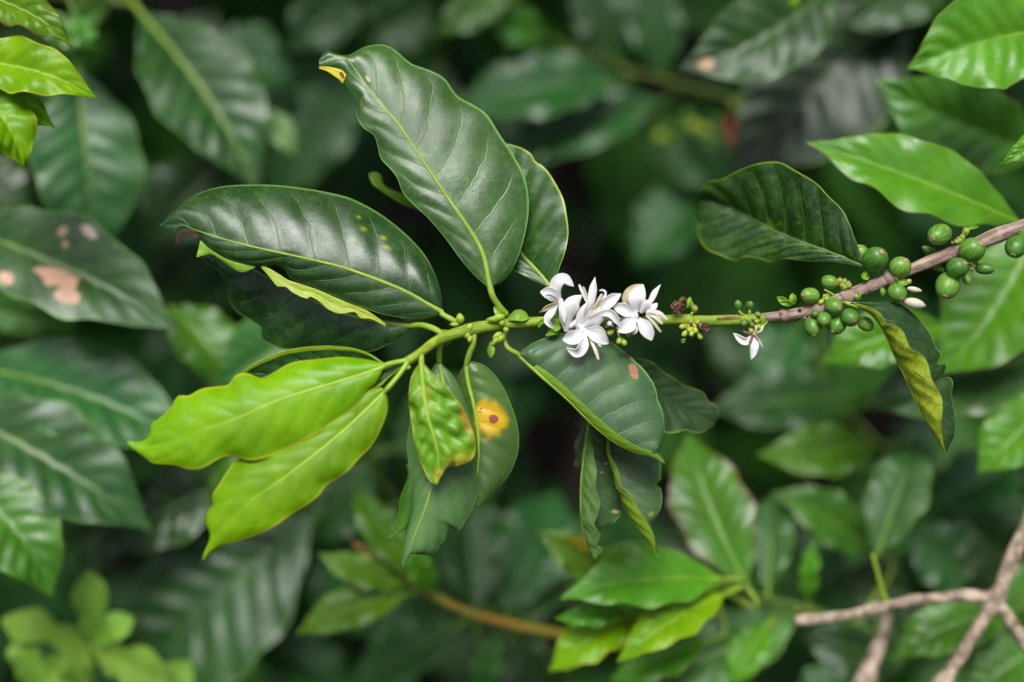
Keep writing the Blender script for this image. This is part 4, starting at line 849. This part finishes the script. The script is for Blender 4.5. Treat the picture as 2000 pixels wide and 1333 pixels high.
bg_branch('low branch with large strongly ribbed leaves catching the sky light', [(860, 960, -1000), (740, 1000, -960), (640, 1000, -900), (560, 960, -860), (500, 880, -860)], [5, 5, 5, 4, 4], [
    ((615, 1010, -820), (228, 1360, -780), 310, DKC, UND, dict(roll=14, rib=3, q=11, fold=8, sag=(-10, -6))),
    ((470, 925, -720), (188, 1066, -690), 150, DK, UND, dict(roll=9, q=8)),
    ((640, 620, -640), (425, 750, -600), 170, mid('green_leaf_matt'), UND, dict(RG, roll=0, q=3, pet=False)),
    ((560, 900, -640), (400, 980, -640), 110, MD, UND, dict(roll=0)),
    ((720, 900, -900), (600, 1060, -900), 150, DKC, UND, dict(roll=20, q=6)),
    ((640, 1030, -960), (720, 1250, -980), 170, DKC, UND, dict(roll=10, q=6)),
    ((760, 880, -900), (1000, 760, -960), 170, DKC, UND, dict(roll=10)),
    ((500, 1230, -1000), (680, 1360, -1000), 150, DKC, UND, dict(roll=20)),
    ((420, 650, -900), (560, 820, -900), 150, DK, UND, dict(roll=10, pet=False)),
    ((260, 1000, -900), (120, 1080, -980), 130, DK, UND, dict(roll=0, pet=False))])

# bare forked branch
t = thing('bare_branch', 'bare pale brown forked branch without leaves', 'branch', P(2060, 930, -300), None)
tube('main_stem', pp([(2300, 560, -240), (2080, 890, -280), (2020, 1000, -295), (1990, 1060, -300), (1960, 1135, -305), (1938, 1180, -310), (1895, 1250, -315), (1845, 1330, -320), (1800, 1400, -325)]), [14 * K, 14.5 * K, 16 * K, 17 * K, 17 * K, 16 * K, 18 * K], BARK_BARE, t, 12, 90, 0.5)
tube('side_twig', pp([(1935, 1168, -308), (1880, 1164, -310), (1800, 1172, -312), (1740, 1182, -314), (1650, 1202, -316), (1553, 1213, -320)]), [15 * K, 12 * K, 12 * K, 11.5 * K, 10.5 * K, 10 * K], BARK_BARE, t, 12, 90, 0.55)
tube('side_twig', pp([(1938, 1172, -308), (1962, 1195, -306), (1985, 1232, -304), (2030, 1300, -300)]), [13 * K, 12.5 * K, 12 * K, 11 * K], BARK_BARE, t, 12, 40, 0.3)
tube('green_twig', pp([(1733, 1182, -314), (1722, 1150, -310), (1712, 1110, -308), (1704, 1082, -310)]), [7 * K, 6 * K, 5 * K, 4 * K], GREEN_STEM, t, 10, 24, 0.2)
t = thing('dead_stem', 'blurred grey-brown stem standing below the forked branch', 'stem', P(1650, 1420, -420))
tube('stem', pp([(1650, 1440, -420), (1690, 1330, -420), (1722, 1245, -425), (1735, 1200, -430)]), [24 * K, 24 * K, 20 * K, 12 * K], BARK_BARE, t, 12, 30, 0.3)

# dark leaves of the shrub under the bare branch
bg_branch('shaded shrub branch of dark leaves below the bare forked branch', [(2120, 1400, -640), (2020, 1280, -640), (1920, 1230, -660), (1800, 1260, -680), (1700, 1340, -680)], [10, 10, 9, 8, 7], [
    ((1990, 1190, -520), (1740, 1290, -480), 120, MD, UND, dict(roll=20, sag=(0, -18), q=6)),
    ((2060, 1240, -560), (1860, 1380, -540), 150, MD, UND, dict(roll=15, q=7)),
    ((1920, 1130, -760), (1760, 1040, -760), 140, DKC, UND, dict(roll=10)),
    ((1990, 1120, -760), (1870, 1000, -760), 150, DK, UND, dict(roll=0)),
    ((1780, 1290, -700), (1560, 1240, -700), 140, DK, UND, dict(roll=10)),
    ((1700, 1330, -640), (1540, 1400, -640), 140, DKC, UND, dict(roll=20)), ((1830, 1180, -800), (1640, 1120, -820), 150, DK, UND, dict(roll=0)),
    ((2040, 1090, -600), (1960, 1230, -600), 110, MD, UND, dict(roll=0))])

# broad-leaved weed
t = thing('weed_plant', 'low weed with matt light green lobed leaflets over dark soil', 'plant', P(185, 1420, -640))
tube('stem', pp([(190, 1440, -640), (186, 1340, -620), (182, 1262, -600)]), [5 * K, 4.5 * K, 4 * K], GREEN_STEM, t, 8, 20)
for i, (b, e, wd, ro) in enumerate([((182, 1262, -600), (172, 1112, -560), 84, 0), ((184, 1262, -600), (262, 1208, -560), 74, 10), ((176, 1266, -600), (2, 1212, -570), 92, -10), ((176, 1270, -600), (70, 1345, -540), 96, 5), ((186, 1270, -600), (330, 1345, -540), 120, -8), ((60, 1350, -600), (38, 1238, -560), 76, 8), ((150, 1380, -600), (150, 1262, -540), 80, 0), ((300, 1400, -640), (370, 1290, -620), 90, 0)]):
    m = ((b[0] + e[0]) / 2, (b[1] + e[1]) / 2 - 6, (b[2] + e[2]) / 2 + 20)
    blade(t, [b, m, e], wd * .86, WEED, WEED, roll=ro * 2.5, fold=10, q=3, wave=5, rows=40, cols=7, rib=2, ribmat=RIB_LIME, seed=i, wfreq=16, profile=[(0, .05), (.1, .3), (.22, .62), (.32, .70), (.42, .55), (.55, .85), (.68, 1.0), (.8, .85), (.92, .42), (1, .05)], name='leaflet')

# trunk in the shade
t = thing('coffee_shrub', 'purplish brown trunk of a coffee shrub in the dark gap', 'trunk', P(1150, 900, -2300))
V_ = [P(1100, 250, -2250), P(1112, 420, -2300), P(1130, 620, -2350), P(1160, 900, -2450)]
V_.append(Vector((V_[-1].x, V_[-1].y + .02, -0.05)))
tube('stem', V_, [.022, .024, .026, .028, .032], BARK_DARK, t, 12, 40, 0.3)

# ------------------------------------------------------------------ dense foliage behind, plus unseen leaves added for shade
def foliage():
    rnd = random.Random(5); V, F, MI, U = [], [], [], []; org = Vector((0, 0, 0))
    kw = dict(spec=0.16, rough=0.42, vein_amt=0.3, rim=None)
    mats = [dark('shade_leaf_cool', c1=(0.009, 0.055, 0.016), c2=(0.018, 0.080, 0.026), **kw), dark('shade_leaf_dark', c1=(0.007, 0.036, 0.010), c2=(0.013, 0.055, 0.015), **kw), mid('shade_leaf_green', c1=(0.022, 0.12, 0.014), c2=(0.04, 0.165, 0.02), **kw), BARK_DARK]  # leaf copies made darker and less glossy; deep shade sits in the colour
    for n_ in range(1200):
        if n_ < 850: d = -rnd.uniform(1700, 2900)
        else: d = -rnd.uniform(2900, 4300)
        ext = (2778 - d) / 2778
        x, y = rnd.uniform(-700, 2700), rnd.uniform(-500, 1750)
        # leave dark gaps
        if d > -2900 and (math.hypot((x - 190) / 130, (y - 1120) / 80) < 1 or math.hypot((x - 1130) / 90, (y - 400) / 130) < 1): continue
        a = rnd.gauss(1.7, 1.1); L = rnd.uniform(380, 620) / ext; wd = L * rnd.uniform(.36, .46)
        e = (x + L * math.cos(a), y + L * math.sin(a), d + rnd.uniform(-80, 160))
        m = ((x + e[0]) / 2, (y + e[1]) / 2 - 10, (d + e[2]) / 2 + rnd.uniform(10, 60))
        g, uvg = blade(None, [(x, y, d), m, e], wd, None, None, roll=rnd.uniform(-35, 40), fold=rnd.uniform(0, 20), q=7, wave=6, rows=18, cols=4, data_only=True, seed=rnd.uniform(0, 6))
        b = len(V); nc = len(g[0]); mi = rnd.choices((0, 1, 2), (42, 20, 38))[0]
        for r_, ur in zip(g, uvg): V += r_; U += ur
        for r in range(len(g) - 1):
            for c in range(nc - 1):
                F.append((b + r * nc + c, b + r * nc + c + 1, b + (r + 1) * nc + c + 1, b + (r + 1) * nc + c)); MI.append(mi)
    # unseen leaves added out of view to keep light off the background
    for n_ in range(14800):
        if n_ < 11000:        # canopy added above the frame to block overhead light
            y = rnd.uniform(0.80, 3.2); x = rnd.uniform(-1.8, 1.8); z = rnd.uniform(1.5, 2.1) if y < 1.2 else rnd.uniform(1.42, 2.1)
            if noise.noise(Vector((x * 2.6, y * 2.6, 1.7))) > 0.16: continue
        elif n_ < 13000:      # unseen row added at the photographer's back to cut low light
            y = rnd.uniform(-1.9, -0.75); x = rnd.uniform(-2.6, 2.6); z = rnd.uniform(0.2, 1.75 - 0.25 * noise.noise(Vector((x * 2, 0, 3))))
        else:                # unseen rows added out of frame on both sides to cut light
            x = rnd.choice((-1, 1)) * rnd.uniform(0.95, 2.2); y = rnd.uniform(-0.6, 1.6); z = rnd.uniform(0.2, 1.75)
        a = rnd.uniform(0, 6.28); L = rnd.uniform(.11, .17); t_ = Vector((math.cos(a), math.sin(a), rnd.uniform(-.6, .1))).normalized(); s_ = t_.cross(Vector((0, 0, 1))).normalized()
        b = len(V)
        for i in range(7):
            t = i / 6; c = Vector((x, y, z)) + t_ * (L * t) - Vector((0, 0, .03 * t * t)); hw = .03 * interp(PROFILE, t)
            for v in (-1, 0, 1): V.append(c + s_ * (hw * v) + Vector((0, 0, .008 * abs(v)))); U.append((t, (v + 1) / 2))
        for r in range(6):
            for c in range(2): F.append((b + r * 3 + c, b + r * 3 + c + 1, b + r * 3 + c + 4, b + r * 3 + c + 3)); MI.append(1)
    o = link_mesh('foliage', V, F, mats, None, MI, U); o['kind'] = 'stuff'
    o['label'] = 'dense mass of dark coffee leaves in the shade behind the branches, with unseen leaves added to cast it'; o['category'] = 'foliage'
foliage()
